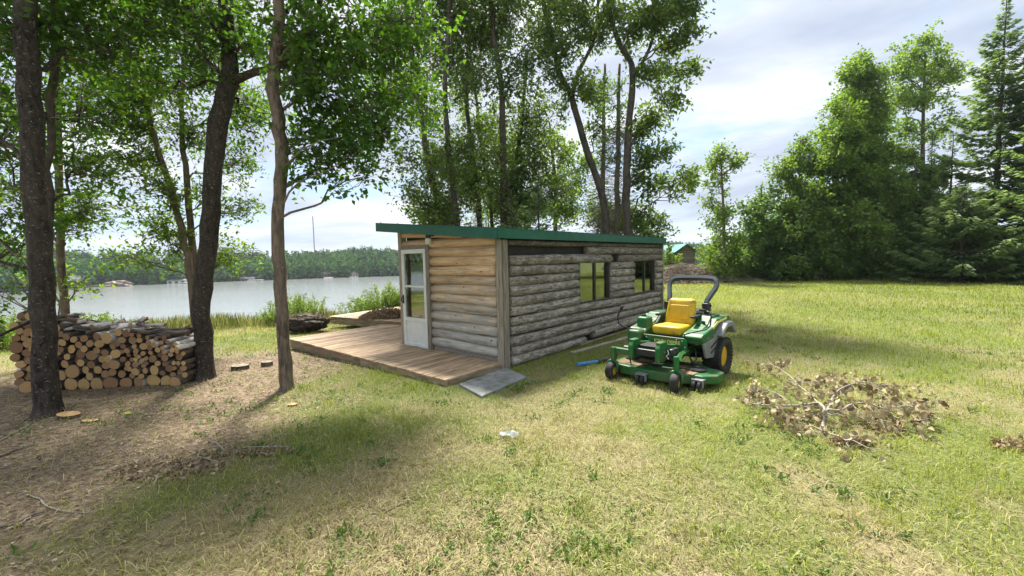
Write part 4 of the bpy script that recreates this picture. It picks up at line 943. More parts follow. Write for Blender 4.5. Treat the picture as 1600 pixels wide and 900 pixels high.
# pale poplar and low spruces filling the grove
pp = AT(850, 330, 21); broadleaf('poplar_tree', 'pale grey-green poplar seen between the grove and the tall ashes', 'tree', [gst([(868, 350), (868, 290), (862, 230), (858, 190)], 21, 7, 3)],
    [B(a, b, 21+random.uniform(-.7, .7), r, r, r, 1.) for a, b, r in [(860, 215, .7), (885, 240, .8), (870, 280, .9), (900, 290, .9), (895, 330, .8), (915, 250, .6), (865, 325, .8)]], 'leaf_wood', 'bark_pale', (.13, .10), 16, 18, nt=7)
for k, (px_, dep_, H_, R_, lab) in enumerate([(842, 13.5, 4.6, 1.5, 'small dark spruce poking up behind the middle of the cabin roof'), (745, 14.5, 3.9, 1.3, 'small spruce behind the cabin roof below the thin grove trunks'), (1000, 17, 3.6, 1.2, 'small spruce below the right-hand ash behind the end of the roof'), (800, 13.6, 4.0, 1.2, 'small spruce just left of the bigger one behind the roof')]):
    q_ = AT(px_, 350, dep_); conifer('spruce_tree', lab, q_[0], q_[1], H_, R_, k, density=.8, leaf=(.17, .035), trunk_r=.06)
for k, (px_, py_, dep_, r_, lab) in enumerate([(690, 335, 16.5, .9, 'leafy undergrowth shrub at the left foot of the grove above the roof'), (960, 340, 17.5, 1.0, 'leafy undergrowth shrub between the tall ashes'), (1000, 345, 16, .7, 'low green shrub above the far end of the cabin roof')]):
    q_ = AT(px_, py_, dep_); broadleaf('shrub', lab, 'shrub', [[(q_[0], q_[1], Z(q_[0], q_[1]), .05), (q_[0], q_[1], q_[2], .03)]], [(q_[0]+random.uniform(-.7, .7), q_[1]+random.uniform(-.5, .5), q_[2]+random.uniform(-.9, .5), r_, r_, r_*.8, .9) for _ in range(4)], 'leaf_grove', 'bark_grey', (.12, .08), 16, 16, nt=6)

# ------------------------------------------------------------------ woods beyond the lawn, right
def woodtree(name, lab, px, depth, H_px_top, crown, leafm='leaf_wood', barkm='bark_pale', w=9, leaf=(.20, .15), tp=17, lpt=18, lean=0, squash=.8, jit=.24):
    b_ = AT(px, 440, depth); gz = Z(b_[0], b_[1]); top = AT(px+lean, H_px_top, depth)
    st = [(b_[0], b_[1], gz-.1, w*.5*depth/FPX), (b_[0]+.1, b_[1], gz+(top[2]-gz)*.35, w*.42*depth/FPX), (b_[0]*.4+top[0]*.6, b_[1], gz+(top[2]-gz)*.7, w*.26*depth/FPX), (top[0], top[1], top[2], .03)]
    return broadleaf(name, lab, 'tree', [st], [B(a+random.gauss(0, .42*r)*FPX/depth, b+random.gauss(0, .40*r)*FPX/depth, depth+random.uniform(-r, r), r*k_, r*k_, r*k_*random.uniform(.5, .8), d_) for a, b, r, d_ in crown for k_ in (.75, .6, .5, .42)], leafm, barkm, leaf, tp, lpt, limb_r=.045, nt=7, tw=.010, jit=jit, droop=.1, rs=1.08, lf=.48)
woodtree('ash_sapling', 'tall slim light green sapling alone at the left edge of the woods', 1128, 27, 222, [(1125, 235, .5, .8), (1112, 255, .6, .8), (1140, 250, .6, .8), (1120, 290, .8, .8), (1105, 310, .5, .7), (1130, 330, .8, .9), (1120, 370, 1.2, 1.1), (1135, 400, 1.2, 1.2), (1110, 395, .9, 1.), (1125, 425, 1., 1.), (1150, 380, .8, .9), (1150, 255, .35, .6)], 'leaf_light', 'bark_grey', 6, (.19, .12), 15, 15)
woodtree('alder_tree', 'rounded dark green bushy tree next to the slim sapling', 1190, 28, 290, [(1180, 320, 1., .9), (1200, 310, .9, .9), (1175, 360, 1.5, 1.1), (1210, 350, 1.5, 1.1), (1190, 400, 1.8, 1.1), (1220, 400, 1.5, 1.1), (1165, 410, 1.4, 1.1), (1160, 430, .7, 1.), (1205, 425, 1.2, 1)], 'leaf_darkwood', 'bark_grey')
woodtree('ash_tree', 'light green round-crowned tree left of the tallest poplars', 1250, 28.5, 218, [(1248, 235, .8, .9), (1240, 260, 1.1, 1.), (1262, 265, 1.1, 1.), (1250, 300, 1.5, 1.), (1235, 320, 1.2, 1.), (1275, 310, 1.3, 1.), (1250, 350, 1.7, 1.), (1240, 390, 1.5, 1.), (1270, 390, 1.5, 1.)], 'leaf_light', 'bark_pale', leaf=(.19, .14))
woodtree('poplar_tree', 'tall grey-green poplar with a pointed top in the middle of the woods', 1345, 30, 82, [(1346, 98, .7, .9), (1335, 115, 1., 1.), (1358, 118, .9, 1.), (1325, 150, 1.3, 1.), (1350, 150, 1.4, 1.), (1310, 190, 1.3, 1.), (1345, 195, 1.8, 1.), (1370, 180, 1.1, .9), (1300, 215, .9, .9), (1320, 240, 1.6, 1.), (1360, 240, 1.6, 1.)], 'leaf_wood', 'bark_pale', 9, (.2, .15), 20, 20)
woodtree('maple_tree', 'bright green maple in front of the pointed poplar', 1325, 27.5, 160, [(1330, 175, .9, 1.), (1310, 210, 1.2, 1.), (1340, 210, 1.3, 1.), (1300, 240, 1.2, 1.), (1325, 250, 1.6, 1.1), (1350, 250, 1.3, 1.), (1310, 290, 1.6, 1.1), (1350, 290, 1.5, 1.1), (1290, 310, 1.3, 1.)], 'leaf_light', 'bark_pale', leaf=(.2, .15), tp=20)
woodtree('poplar_tree', 'tall airy poplar with visible pale trunk left of the great spruce', 1432, 31, 55, [(1450, 70, .9, .8), (1425, 85, 1., .8), (1465, 90, 1., .8), (1400, 110, 1.1, .8), (1440, 115, 1.3, .9), (1480, 120, 1., .7), (1395, 150, 1.2, .8), (1430, 155, 1.4, .8), (1465, 165, 1.2, .7), (1495, 110, .6, .6), (1410, 200, 1.2, .7), (1450, 210, 1.1, .6), (1390, 235, 1.2, .9), (1425, 250, .9, .6)], 'leaf_wood', 'bark_pale', 8, (.2, .15), 15, 15, lean=15)
woodtree('alder_tree', 'broad dark shrub-like tree at the foot of the woods, left of centre', 1285, 27, 300, [(1275, 330, 1.2, 1.1), (1300, 340, 1.4, 1.1), (1255, 370, 1.4, 1.1), (1285, 380, 1.7, 1.2), (1310, 390, 1.5, 1.1), (1270, 415, 1.3, 1.1), (1300, 420, 1.2, 1.1), (1240, 420, .9, 1.1), (1255, 405, .9, 1.1)], 'leaf_wood', 'bark_grey')
woodtree('alder_tree', 'broad leafy alder at the foot of the woods between the poplars', 1370, 27, 270, [(1360, 290, 1.3, 1.1), (1385, 300, 1.4, 1.1), (1340, 330, 1.5, 1.1), (1375, 345, 1.8, 1.2), (1400, 340, 1.3, 1.1), (1345, 380, 1.7, 1.2), (1385, 390, 1.6, 1.2), (1360, 418, 1.2, 1.1), (1395, 420, .9, 1.1), (1330, 415, 1.1, 1.1), (1375, 425, .7, 1.1)], 'leaf_wood', 'bark_grey', tp=19)
woodtree('alder_tree', 'dark leafy alder behind the skirts of the great spruce', 1430, 29, 255, [(1420, 280, 1.3, 1.), (1445, 290, 1.3, 1.), (1415, 320, 1.5, 1.), (1440, 340, 1.6, 1.), (1425, 380, 1.6, 1.), (1415, 415, 1.3, 1.)], 'leaf_darkwood', 'bark_grey')
woodtree('alder_tree', 'dense dark thicket tree in the shaded heart of the woods', 1320, 33, 230, [(1220, 390, 2.2, 1.), (1270, 350, 2.2, 1.), (1320, 330, 2.3, 1.), (1380, 330, 2.4, 1.), (1430, 320, 2.2, 1.), (1300, 400, 2.2, 1.), (1350, 400, 2.2, 1.), (1400, 400, 2.2, 1.), (1450, 390, 2.2, 1.), (1180, 405, 1.7, 1.)], 'leaf_darkwood', 'bark_grey', leaf=(.26, .2))
for (px_, dep_, top_, R_, dens, bare, lab, tr) in ((1548, 24.5, -8, 4.7, 1.0, .3, 'great tall spruce with a bare-looking upper trunk and broad skirts at the right', .17),
        (1478, 25.5, 205, 2.3, .8, .2, 'mid-height spruce just left of the great spruce', .1), (1447, 28, 205, 1.5, .7, .2, 'narrow spruce tip showing between the poplar and the great spruce', .08),
        (1610, 23.5, 60, 3.8, .9, .2, 'tall spruce cut by the right edge, next to the great spruce', .15), (1376, 34, 120, 2.4, .7, .1, 'dark spruce behind the pointed poplar', .12),
        (1645, 21, 20, 3.2, .7, .2, 'spruce just beyond the right edge', .15), (1500, 22.6, 285, 3.7, 1.0, 0., 'low broad spruce in front of the great spruce', .09)):
    q_ = AT(px_, 445, dep_); zt_ = AT(px_, top_, dep_)[2]; conifer('spruce_tree', lab, q_[0], q_[1], zt_-Z(q_[0], q_[1]), R_, 1, density=dens, bare=bare, trunk_r=tr, leaf=(.30, .05), z0=.25, shape=1.05)
# woods carry on past the right edge (mirrored in the cabin windows)
for k in range(9):
    a = k/8; xx = 27+random.uniform(-1, 1)+3*a; yy = 12.5-21*a+random.uniform(-1., 1.); hh = random.uniform(7, 13)
    broadleaf('maple_tree', 'tree of the wood edge beyond the right border of the view', 'tree', [[(xx, yy, -.1, .16), (xx+.2, yy, hh*.5, .12), (xx, yy+.1, hh, .03)]], [(xx+random.gauss(0, 1.6), yy+random.gauss(0, 1.6), hh*random.uniform(.15, 1.), 1.7, 1.7, 1.4, .6) for _ in range(14)], 'leaf_wood', 'bark_grey', (.32, .26), 10, 12, group='trees of the wood edge outside the view', nt=6)['label'] = ['leafy', 'bushy', 'tall', 'low', 'broad', 'narrow', 'dense', 'loose', 'rounded'][k]+' tree of the wood edge beyond the right border of the view'

# ------------------------------------------------------------------ shrubs and bank plants
def shrub(px, py, r, h, n, lab, leafm='leaf_shrub', leaf=(.075, .03), name='shrub', dens=1., dz=0., spread=1., cat='shrub'):
    b_ = G(px, py); root = thing(name, lab, cat, b_); fo = Fol()
    for k in range(n):
        a = random.random()*2*PI; rr_ = r*math.sqrt(random.random()); x0, y0 = math.cos(a)*rr_*.6, math.sin(a)*rr_*.6; hh = h*random.uniform(.45, 1.)*(1-.4*(rr_/r))
        p0 = np.array([x0, y0, Z(b_.x+x0, b_.y+y0)-b_.z]); p1 = p0+[math.cos(a)*rr_*.6*spread, math.sin(a)*rr_*.6*spread, hh]; tp = wob(p0, p1, 5, .04); fo.twig(tp, [.007, .006, .005, .004, .003, .002])
        m = int(hh*85*dens); t = rng.random(m)*.85+.15; t = np.minimum(t, .999); i = (t*5).astype(int); f = (t*5-i)[:, None]; P_ = tp[i]*(1-f)+tp[i+1]*f+rng.normal(size=(m, 3))*.03
        d = rnd_dirs(m, .5); sz = leaf[0]*(.6+.7*rng.random(m)); fo.leaves(P_, d, rnd_dirs(m, 1.), sz, sz*leaf[1]/leaf[0])
    cr = link('foliage', fo.mesh('foliage', [M[leafm]], M['twig']), root); cr['kind'] = 'stuff'; return root
shrub(455, 497, .85, 1.25, 70, 'green leafy shrub behind the slim trunk on the lake bank')
shrub(478, 497, .6, 1.5, 34, 'tall pale weeds beside the shrub above the upturned roots', leaf=(.09, .02))
shrub(425, 498, .45, .85, 30, 'small shrub left of the slim trunk on the bank', leafm='leaf_shrub')
shrub(603, 480, .9, 1.5, 95, 'bushy yellow-green shrub on the bank beside the cabin door post')
shrub(562, 480, .7, 1.1, 50, 'low pale shrub behind the left corner of the lower deck')
shrub(634, 480, .8, 1.7, 60, 'tall shrub partly hidden behind the cabin door post')
shrub(12, 545, .9, 1.25, 80, 'yellow-green bush at the left edge of the picture by the water')
shrub(130, 505, .75, .95, 60, 'light green bush showing above the left part of the woodpile')
shrub(215, 500, .3, .55, 14, 'tiny spindly plant showing above the middle of the woodpile')
shrub(40, 500, .8, .9, 40, 'sparse bush on the bank left of the thick birch')
shrub(1112, 432, 1.4, 1.5, 90, 'grey-green twiggy bush at the right end of the brush pile', leafm='leaf_dead', leaf=(.10, .04), dens=.7)
shrub(1106, 427, 1.5, 1.6, 60, 'yellow-green bush right of the far log building', leaf=(.14, .07))
shrub(1043, 432, 1.0, 3.0, 42, 'leafy young tree in front of the far log building, beside the end of the cabin', leaf=(.16, .09), name='sapling')
shrub(806, 609, .10, .10, 9, 'small leafy weed at the edge of the concrete slab', leafm='leaf_light', leaf=(.06, .035), name='weed', cat='weed')
def bank_grass():
    fo = Fol(); n = 17000
    x = rng.uniform(-20, 3, n); s = rng.normal(.9, .7, n); yb = np.where(x < -1, 15.2+.34*(x+4), 16.22+1.7*(x+1)); y = yb+s
    z = zt(x, y); P_ = np.stack([x, y, z], 1); d = rnd_dirs(n, 0)*.35+[0, 0, 1]; h = .15+.4*rng.random(n)*sst(fnoise(x, y, .5, 71)*2-.5)+.05
    fo.leaves(P_, d, rnd_dirs(n), h, .014, fold=.1); o = link('bank_grass', fo.mesh('bank_grass', [M['leaf_bank']], M['twig'])); props(o, 'tall pale grass along the top of the lake bank', 'grass', None, 'stuff')
bank_grass()

# ------------------------------------------------------------------ grass, litter
def grass():
    dens = lambda r: np.where(r < 4.2, 7500., 7500.*(4.2/r)**1.55)
    r = []; N = 620000
    # radius distribution for a wedge, sampled by inverse transform
    R_ = np.linspace(1.6, 46, 800); w = dens(R_)*R_; c = np.concatenate([[0], np.cumsum((w[1:]+w[:-1])/2*np.diff(R_))]); tot = c[-1]*R(124)
    N = min(N, int(tot)); rr_ = np.interp(rng.random(N)*c[-1], c, R_); a = (rng.random(N)-.5)*R(124)
    x = rr_*np.sin(a); y = rr_*np.cos(a); soil = soil_at(x, y); dry = dry_at(x, y)
    u, v = cabin_uv(x, y)
    keep = ~((u > -1.24) & (u < 6.5) & (v > -.02) & (v < 5.35) & ~((u > 3.7) & (v > 2.8))) & (bank_s(x, y) < 2.5)
    keep &= (rng.random(N) > np.clip(soil*1.05-.16*(fnoise(x, y, 1.6, 81) > .58), 0, .93))
    keep &= ~((np.abs(x+.25) < .6) & (np.abs(y-5.95) < .75) & (np.abs((x+.25)*.66+(y-5.95)*.75) < .50) & (np.abs((x+.25)*.75-(y-5.95)*.66) < .42))
    x, y, rr_, soil, dry = x[keep], y[keep], rr_[keep], soil[keep], dry[keep]; n = len(x)
    cl = fnoise(x, y, 5., 91, 2); big = fnoise(x, y, .8, 95, 2)
    h = (.022+.040*rng.random(n)**1.5+.045*sst((cl-.52)/.25))*(.8+.5*big)*(1+.018*rr_); wd = np.maximum(.0050, .00115*rr_)*(.55+.8*rng.random(n))
    th = rng.random(n)*2*PI; lay = rng.random(n)**1.3*1.1; isdry = rng.random(n) < np.clip(.16+.85*dry+.35*soil-.3*(cl-.5), .05, .95)
    lay = np.where(isdry, lay+.5, lay*.8)
    d = np.stack([np.cos(th)*np.sin(lay), np.sin(th)*np.sin(lay), np.cos(lay)], 1); ph = th+PI/2+rng.normal(size=n)*.3
    s = np.stack([np.cos(ph), np.sin(ph), np.zeros(n)], 1)
    P_ = np.stack([x, y, zt(x, y)-.004], 1); V = np.stack([P_-s*wd[:, None]*.5, P_+s*wd[:, None]*.5, P_+d*h[:, None]], 1).reshape(-1, 3)
    F = np.arange(n*3).reshape(-1, 3); vv = np.clip(.25+.5*rng.random(n)+.45*(big-.5)+.5*(fnoise(x, y, .25, 99, 2)-.45)*1., 0, 1)
    me = np_mesh('grass', V, F, None, [M['grass']], {'v': np.repeat(vv, 3), 'dry': np.repeat(np.where(isdry, .75+.25*rng.random(n), .28*dry*rng.random(n)), 3)})
    props(link('grass', me), 'short lawn grass, green mixed with dry straw blades', 'grass', None, 'stuff')
    # longer loose straw and green strands near the camera, each bent over
    n = 52000; rr_ = 1.6+rng.random(n)**1.25*6.5; a = (rng.random(n)-.5)*R(122); x = rr_*np.sin(a); y = rr_*np.cos(a); u, v = cabin_uv(x, y); soil = soil_at(x, y)
    k = ~((u > -1.3) & (u < 6.5) & (v > -.1) & (v < 5.4)) & (rng.random(n) > soil*.6) & ~((np.abs(x+.25) < .6) & (np.abs(y-5.95) < .75)); x, y, soil = x[k], y[k], soil[k]; n = len(x)
    th = rng.random(n)*2*PI; hd = np.stack([np.cos(th), np.sin(th), 0*th], 1); sd_ = np.stack([-np.sin(th), np.cos(th), 0*th], 1); L = (.035+.065*rng.random(n))[:, None]; up = (.10+.75*rng.random(n)**1.6)[:, None]*L; w = (.0028+.0028*rng.random(n))[:, None]
    P0 = np.stack([x, y, zt(x, y)], 1); ez = np.array([0, 0, 1.]); P1 = P0+hd*L*.35+ez*up*.75; P2 = P0+hd*L*.75+ez*up; P3 = P0+hd*L*1.05+ez*up*.72
    V = np.stack([P0-sd_*w*.5, P0+sd_*w*.5, P1-sd_*w*.5, P1+sd_*w*.5, P2-sd_*w*.4, P2+sd_*w*.4, P3], 1).reshape(-1, 3); k7 = np.arange(n)[:, None]*7
    F = np.concatenate([k7+[0, 1, 3], k7+[0, 3, 2], k7+[2, 3, 5], k7+[2, 5, 4], k7+[4, 5, 6]], 1).reshape(-1, 3); dryk = (rng.random(n) < np.clip(.30+.6*dry_at(x, y)+.4*soil, 0, .95))
    me = np_mesh('long_grass', V, F, None, [M['grass']], {'v': np.repeat(.1+.75*rng.random(n), 7), 'dry': np.repeat(np.where(dryk, .85, .05), 7)})
    props(link('long_grass', me), 'loose longer straw and green strands over the near lawn', 'grass', None, 'stuff')
    # taller weeds and clover tufts
    fo = Fol(); m = 1500; rr_ = 1.7+rng.random(m)**1.3*10; a = (rng.random(m)-.5)*R(120); x = rr_*np.sin(a); y = rr_*np.cos(a); u, v = cabin_uv(x, y)
    k = ~((u > -1.3) & (u < 6.5) & (v > -.1) & (v < 5.4)) & (bank_s(x, y) < 0) & (fnoise(x, y, .9, 111, 2) > .47)
    for cx_, cy_ in zip(x[k], y[k]):
        q_ = random.randint(6, 18); r0 = random.uniform(.02, .065); P_ = np.stack([cx_+rng.normal(size=q_)*r0, cy_+rng.normal(size=q_)*r0, np.full(q_, Z(cx_, cy_)+.01)], 1)
        if random.random() < .4: fo.leaves(P_, rnd_dirs(q_, .9), rnd_dirs(q_, 1.5), .055, .018, v=rng.random(q_)*.6)
        else: P_[:, 2] += rng.random(q_)*.03; fo.leaves(P_, rnd_dirs(q_, .25), rnd_dirs(q_, 2.5), .024, .020, v=rng.random(q_)*.7)
    props(link('weeds', fo.mesh('weeds', [M['leaf_weed']], M['twig'])), 'small clover and weed tufts scattered through the lawn', 'weeds', None, 'stuff')
    # litter: straw, wood shavings and dead leaves on the bare soil
    fo = Fol(); m = 60000; rr_ = 1.6+rng.random(m)**1.1*9.5; a = R(-62)+rng.random(m)*R(75); x = rr_*np.sin(a); y = rr_*np.cos(a); sl2 = soil_at(x, y); u, v = cabin_uv(x, y)
    k = (rng.random(m) < sl2*.9+.04) & ~((u > -1.26) & (v > -.05) & (v < 5.4) & (u < 6.5)); x, y = x[k], y[k]; m = len(x)
    P_ = np.stack([x, y, zt(x, y)+.004+.012*rng.random(m)], 1); d = rnd_dirs(m); d[:, 2] *= .18
    ty = rng.random(m); L = np.where(ty < .75, .02+.055*rng.random(m), .022+.02*rng.random(m)); Wd = np.where(ty < .75, .0035, L*.6)
    fo.leaves(P_, d, rnd_dirs(m, 2.2), L, Wd, fold=.1); props(link('leaf_litter', fo.mesh('leaf_litter', [M['litter']], M['twig'])), 'dry needles, shavings and dead leaves covering the bare soil', 'litter', None, 'stuff')
grass()

# ------------------------------------------------------------------ riding mower (local: x to the picture's right, y to its back, z up; origin on the ground under the rear axle)
def text_part(name, body, size, mat, parent, M4, depth=.002):
    cu = bpy.data.curves.new(name, 'FONT'); cu.body = body; cu.size = size; cu.extrude = depth; cu.align_x = 'CENTER'; cu.align_y = 'CENTER'; cu.offset = size*.02
    tmp = bpy.data.objects.new('t', cu); COL.objects.link(tmp); bpy.context.view_layer.update()
    me = bpy.data.meshes.new_from_object(tmp.evaluated_get(bpy.context.evaluated_depsgraph_get())); bpy.data.objects.remove(tmp); bpy.data.curves.remove(cu)
    me.materials.clear(); me.materials.append(mat); me.transform(M4); return link(name, me, parent)
def wheel(root, x, y, r, w, rim_r, name='wheel', tread=False, side=1, rz=0., fat=.3):
    T = Matrix.Translation((x, y, r)) @ Matrix.Rotation(rz, 4, 'Z')
    tm = MB(); h = w/2; prof = [(-h*.55, rim_r*.93), (-h*.8, rim_r*1.02), (-h, rim_r+(r-rim_r)*.45), (-h*.88, r*.955), (-h*.55, r), (0, r*1.004), (h*.55, r), (h*.88, r*.955), (h, rim_r+(r-rim_r)*.45), (h*.8, rim_r*1.02), (h*.55, rim_r*.93)]
    tm.lathe(prof, 40, T)
    ty = tm.build('tyre', M['rubber'], root, sm=True)
    if tread:
        tb = MB(); n = 34
        for k in range(n):
            for j in range(5):
                a = 2*PI*(k+.5*(j % 2))/n; xx = -h*.78+j*h*.39
                tb.rbox(xx-h*.15, xx+h*.15, -.018, .018, r-.008, r+.007, .003, 1, T @ Matrix.Rotation(a, 4, 'X'))
        t_ = tb.build('tread_blocks', M['rubber'], ty); t_['kind'] = 'stuff'
    rm = MB(); rm.lathe([(-h*.6, rim_r*.97), (-h*.62, rim_r*.90), (-h*.2, rim_r*.82), (-h*.15, rim_r*.3), (h*.15, rim_r*.3), (h*.2, rim_r*.82), (h*.62, rim_r*.90), (h*.6, rim_r*.97)], 28, T); rm.build('rim', M['myellow_rim'], root, sm=False)
    hb = MB(); hb.lathe([(-h*.5, .02), (-h*.5, rim_r*.28), (h*.5, rim_r*.28), (h*.55, .015)], 14, T); hb.build('hub', M['black'], root)
def build_mower():
    C = Vector((2.66, 6.56, Z(2.66, 6.56)-.005)); root = thing('riding_mower', 'green zero-turn riding mower with yellow seat and folded roll bar parked beside the cabin', 'mower', C, R(-46))
    g = M['mgreen']
    def part(name, mb, mat, parent=root, sm=False): return mb.build(name, mat, parent, sm=sm)
    wheel(root, .52, 0, .275, .26, .155, tread=True); wheel(root, -.52, 0, .275, .26, .155, tread=True)
    # casters with forks
    for sx, x, tw_ in ((1, .47, .18), (-1, -.47, .05)):
        cy = -1.27; r = .125; T = Matrix.Translation((x, cy, 0)) @ Matrix.Rotation(tw_, 4, 'Z')
        wheel(root, x, cy, r, .115, .062, rz=tw_)
        f = MB(); Tf = T
        for s_ in (-1, 1):
            f.tube([T @ Vector((s_*.078, 0, r)), T @ Vector((s_*.08, .005, r+.07)), T @ Vector((s_*.07, .02, r+.125)), T @ Vector((0, .03, r+.15))], [.016, .018, .022, .026], 8)
        f.tube([T @ Vector((0, .03, r+.13)), T @ Vector((0, .03, r+.2))], .03, 12); part('caster_fork', f, g, sm=True)
        c = MB(); c.lathe([(r+.17, .034), (r+.33, .034), (r+.34, .028)], 18, T @ Matrix.Translation((0, .03, 0)), 'z'); part('caster_socket', c, g)
    # front frame: arms reaching the casters, cross tube, lift arms with rounded tops
    a = MB()
    a.rbox(-.47, -.18, -1.225, -1.15, .375, .455, .008); a.rbox(-.50, -.44, -1.27, -1.17, .30, .46, .01); part('front_arm', a, g)
    a = MB(); a.tube([(.47, -1.2, .40), (.42, -1.08, .40), (.36, -.9, .42), (.33, -.6, .42)], [.035, .036, .038, .04], 4, flat=.8); part('front_arm', a, g)
    for x in (-.20, .20):
        a = MB(); a.prism([(-1.24, .34), (-1.24, .52), (-1.20, .575), (-1.08, .59), (-.98, .55), (-.80, .52), (-.55, .50), (-.55, .40), (-.85, .38), (-1.1, .33)], x-.034, x+.034, 'x', .012); part('frame_rail', a, g)
        b = MB(); b.rbox(x-.045, x+.045, -1.20, -1.05, .565, .605, .018, 3); part('rail_cap', b, g)
    c = MB(); c.rbox(-.155, .155, -1.19, -1.13, .39, .485, .01); part('cross_tube', c, M['black'])
    c = MB(); c.rbox(-.155, .155, -1.10, -.80, .50, .515, .004); part('foot_mat', c, M['rubber'])
    c = MB(); c.lathe([(-.36, .035), (-.35, .05), (-.25, .05)], 16, Matrix.Translation((0, -1.12, .44))); part('side_roller', c, M['black'])
    c = MB(); c.rbox(.255, .33, -1.05, -.85, .36, .50, .015); c.tube([(.28, -1.08, .52), (.34, -1.1, .47), (.30, -1.12, .40)], .008, 6); part('lift_mount', c, M['black'])
    c = MB(); c.tube([(.28, -1.10, .50), (.30, -1.11, .45), (.27, -1.12, .42), (.31, -1.13, .39)], .006, 6); part('hitch_pin', c, M['white'])
    fr = MB()
    for x in (-.27, .27): fr.rbox(x-.03, x+.03, -.62, .45, .33, .43, .006)
    fr.rbox(-.3, .3, .38, .46, .33, .45, .006); part('main_frame', fr, g)
    # name panel
    p = MB(); p.prism([(-.27, .34), (-.22, .52), (-.30, .60), (.33, .60), (.36, .56), (.36, .36), (.2, .33), (.12, .36), (-.1, .36)], -.70, -.665, 'y', .006); part('name_panel', p, g)
    for (x, z) in ((.30, .565), (.34, .48), (-.24, .565), (.33, .40), (.22, .575)):
        b = MB(); b.lathe([(0, .008), (.008, .008)], 8, Matrix.Translation((x, -.712, z)), 'y'); part('bolt', b, M['white'])
    text_part('lettering', 'JOHN DEERE', .068, M['lettering'], root, Matrix.Translation((.075, -.703, .525)) @ Matrix.Rotation(PI/2, 4, 'X') @ Matrix.Diagonal((1.0, 1.0, 1, 1)))
    # consoles / fenders either side of the seat
    for sx in (1, -1):
        top = [(-.62, .52), (-.66, .62), (-.60, .665), (-.25, .73), (-.12, .83), (.34, .84), (.40, .78), (.40, .60), (-.1, .52)]
        m_ = MB(); x0, x1 = (.27, .56) if sx > 0 else (-.58, -.29); m_.prism([(y, z) for y, z in top], x0, x1, 'x', .02); fd = part('fender', m_, g)
        m_ = MB(); m_.prism([(-.45, .695), (-.22, .765), (-.10, .86), (.20, .865), (.24, .82), (-.05, .72)], (x0+.02) if sx > 0 else x0+.06, (x1-.09) if sx > 0 else x1-.03, 'x', .015); part('console', m_, g)
        # grey outer skirt
        m_ = MB(); xo = x1 if sx > 0 else x0; m_.prism([(-.64, .54), (-.30, .575), (-.13, .68), (-.13, .34), (-.30, .30), (-.55, .33)], xo-.02 if sx > 0 else xo-.015, xo+.015 if sx > 0 else xo+.02, 'x', .01); sk = part('fender_skirt', m_, M['gplastic'])
        for k in range(2):
            q_ = MB(); xx = xo+.018*sx; T = Matrix.Translation((xx, -.28, .50-.075*k)) @ Matrix.Rotation(R(18), 4, 'X'); q_.rbox(-.006, .006, -.13, .12, -.014, .014, .005, 1, T); q_.build('vent_slot', M['black'], sk)
        m_ = MB(); P_ = [(-.20, .60), (-.10, .70), (.02, .765), (.20, .775), (.32, .72), (.40, .60), (.36, .57), (.26, .64), (.18, .70), (.02, .70), (-.06, .65), (-.13, .56)]
        m_.prism(P_, xo-.04 if sx > 0 else xo-.10, xo+.10 if sx > 0 else xo+.04, 'x', .02); part('wheel_arch', m_, M['gplastic'])
        st = MB(); st.prism([(-.30, .735), (-.14, .80), (.22, .825), (.22, .795), (-.1, .77), (-.28, .70)], xo+.0005*sx-.001, xo+.0035*sx+.001, 'x'); part('stripe', st, M['lettering'])
        if sx > 0:
            for yy, rr_ in ((-.02, .042), (.13, .036)):
                cu = MB(); cu.lathe([(0, rr_), (.006, rr_), (.006, rr_*.8), (.001, rr_*.7)], 20, Matrix.Translation((.40, yy, .862)), 'z'); part('cup_holder', cu, M['black'])
            for k, (yy, xx) in enumerate(((-.30, .36), (-.25, .42), (-.35, .44))):
                kb = MB(); kb.lathe([(0, .014), (.02, .02), (.045, .016)], 12, Matrix.Translation((xx, yy, .735+.02*k)), 'z'); part('knob', kb, M['black'], sm=True)
    # left tank front
    m_ = MB(); m_.rbox(-.52, -.30, -.80, -.55, .45, .66, .05, 4); part('tank', m_, g, sm=False)
    m_ = MB(); m_.rbox(-.50, -.31, -.55, -.35, .60, .83, .045, 4); part('tank', m_, g)
    cp = MB(); cp.lathe([(0, .035), (.03, .035), (.035, .03)], 16, Matrix.Translation((-.41, -.46, .825)), 'z'); part('fuel_cap', cp, M['black'])
    # seat
    sb = MB(); sb.rbox(-.215, .235, -.60, -.16, .60, .735, .045, 4); s_ = part('seat', sb, M['myellow'], sm=True)
    bo = MB(); bo.rbox(-.20, .24, -.58, -.18, .55, .61, .01); part('seat_base', bo, M['black'])
    bk = bmesh.new(); bmesh.ops.create_cube(bk, size=1)
    for v_ in bk.verts:
        t = v_.co.z+.5; wx = .48-.07*t; v_.co = Vector((.02+v_.co.x*wx, -.17+v_.co.y*.12+.10*t, .70+.40*t))
    bmesh.ops.bevel(bk, geom=bk.edges[:], offset=.055, segments=4, profile=.5, affect='EDGES'); q_ = MB().bm(bk); part('backrest', q_, M['myellow'], sm=True)
    for k, (x0_, x1_, z0_, z1_) in enumerate(((-.13, .17, .79, 1.01),)):
        yy = -.232+.10*((z0_+z1_)/2-.7)/.4; T = Matrix.Translation((.02, yy, (z0_+z1_)/2)) @ Matrix.Rotation(R(-14), 4, 'X'); q_ = MB(); q_.rbox((x0_-x1_)/2, (x1_-x0_)/2, -.012, .010, -.11, .11, .011, 3, T); part('back_pad', q_, M['myellow'], sm=True)
    for x in (-.25, .29):
        ar = MB(); ar.rbox(x-.035, x+.035, -.36, -.08, .84, .875, .015, 3); part('armrest', ar, M['black'])
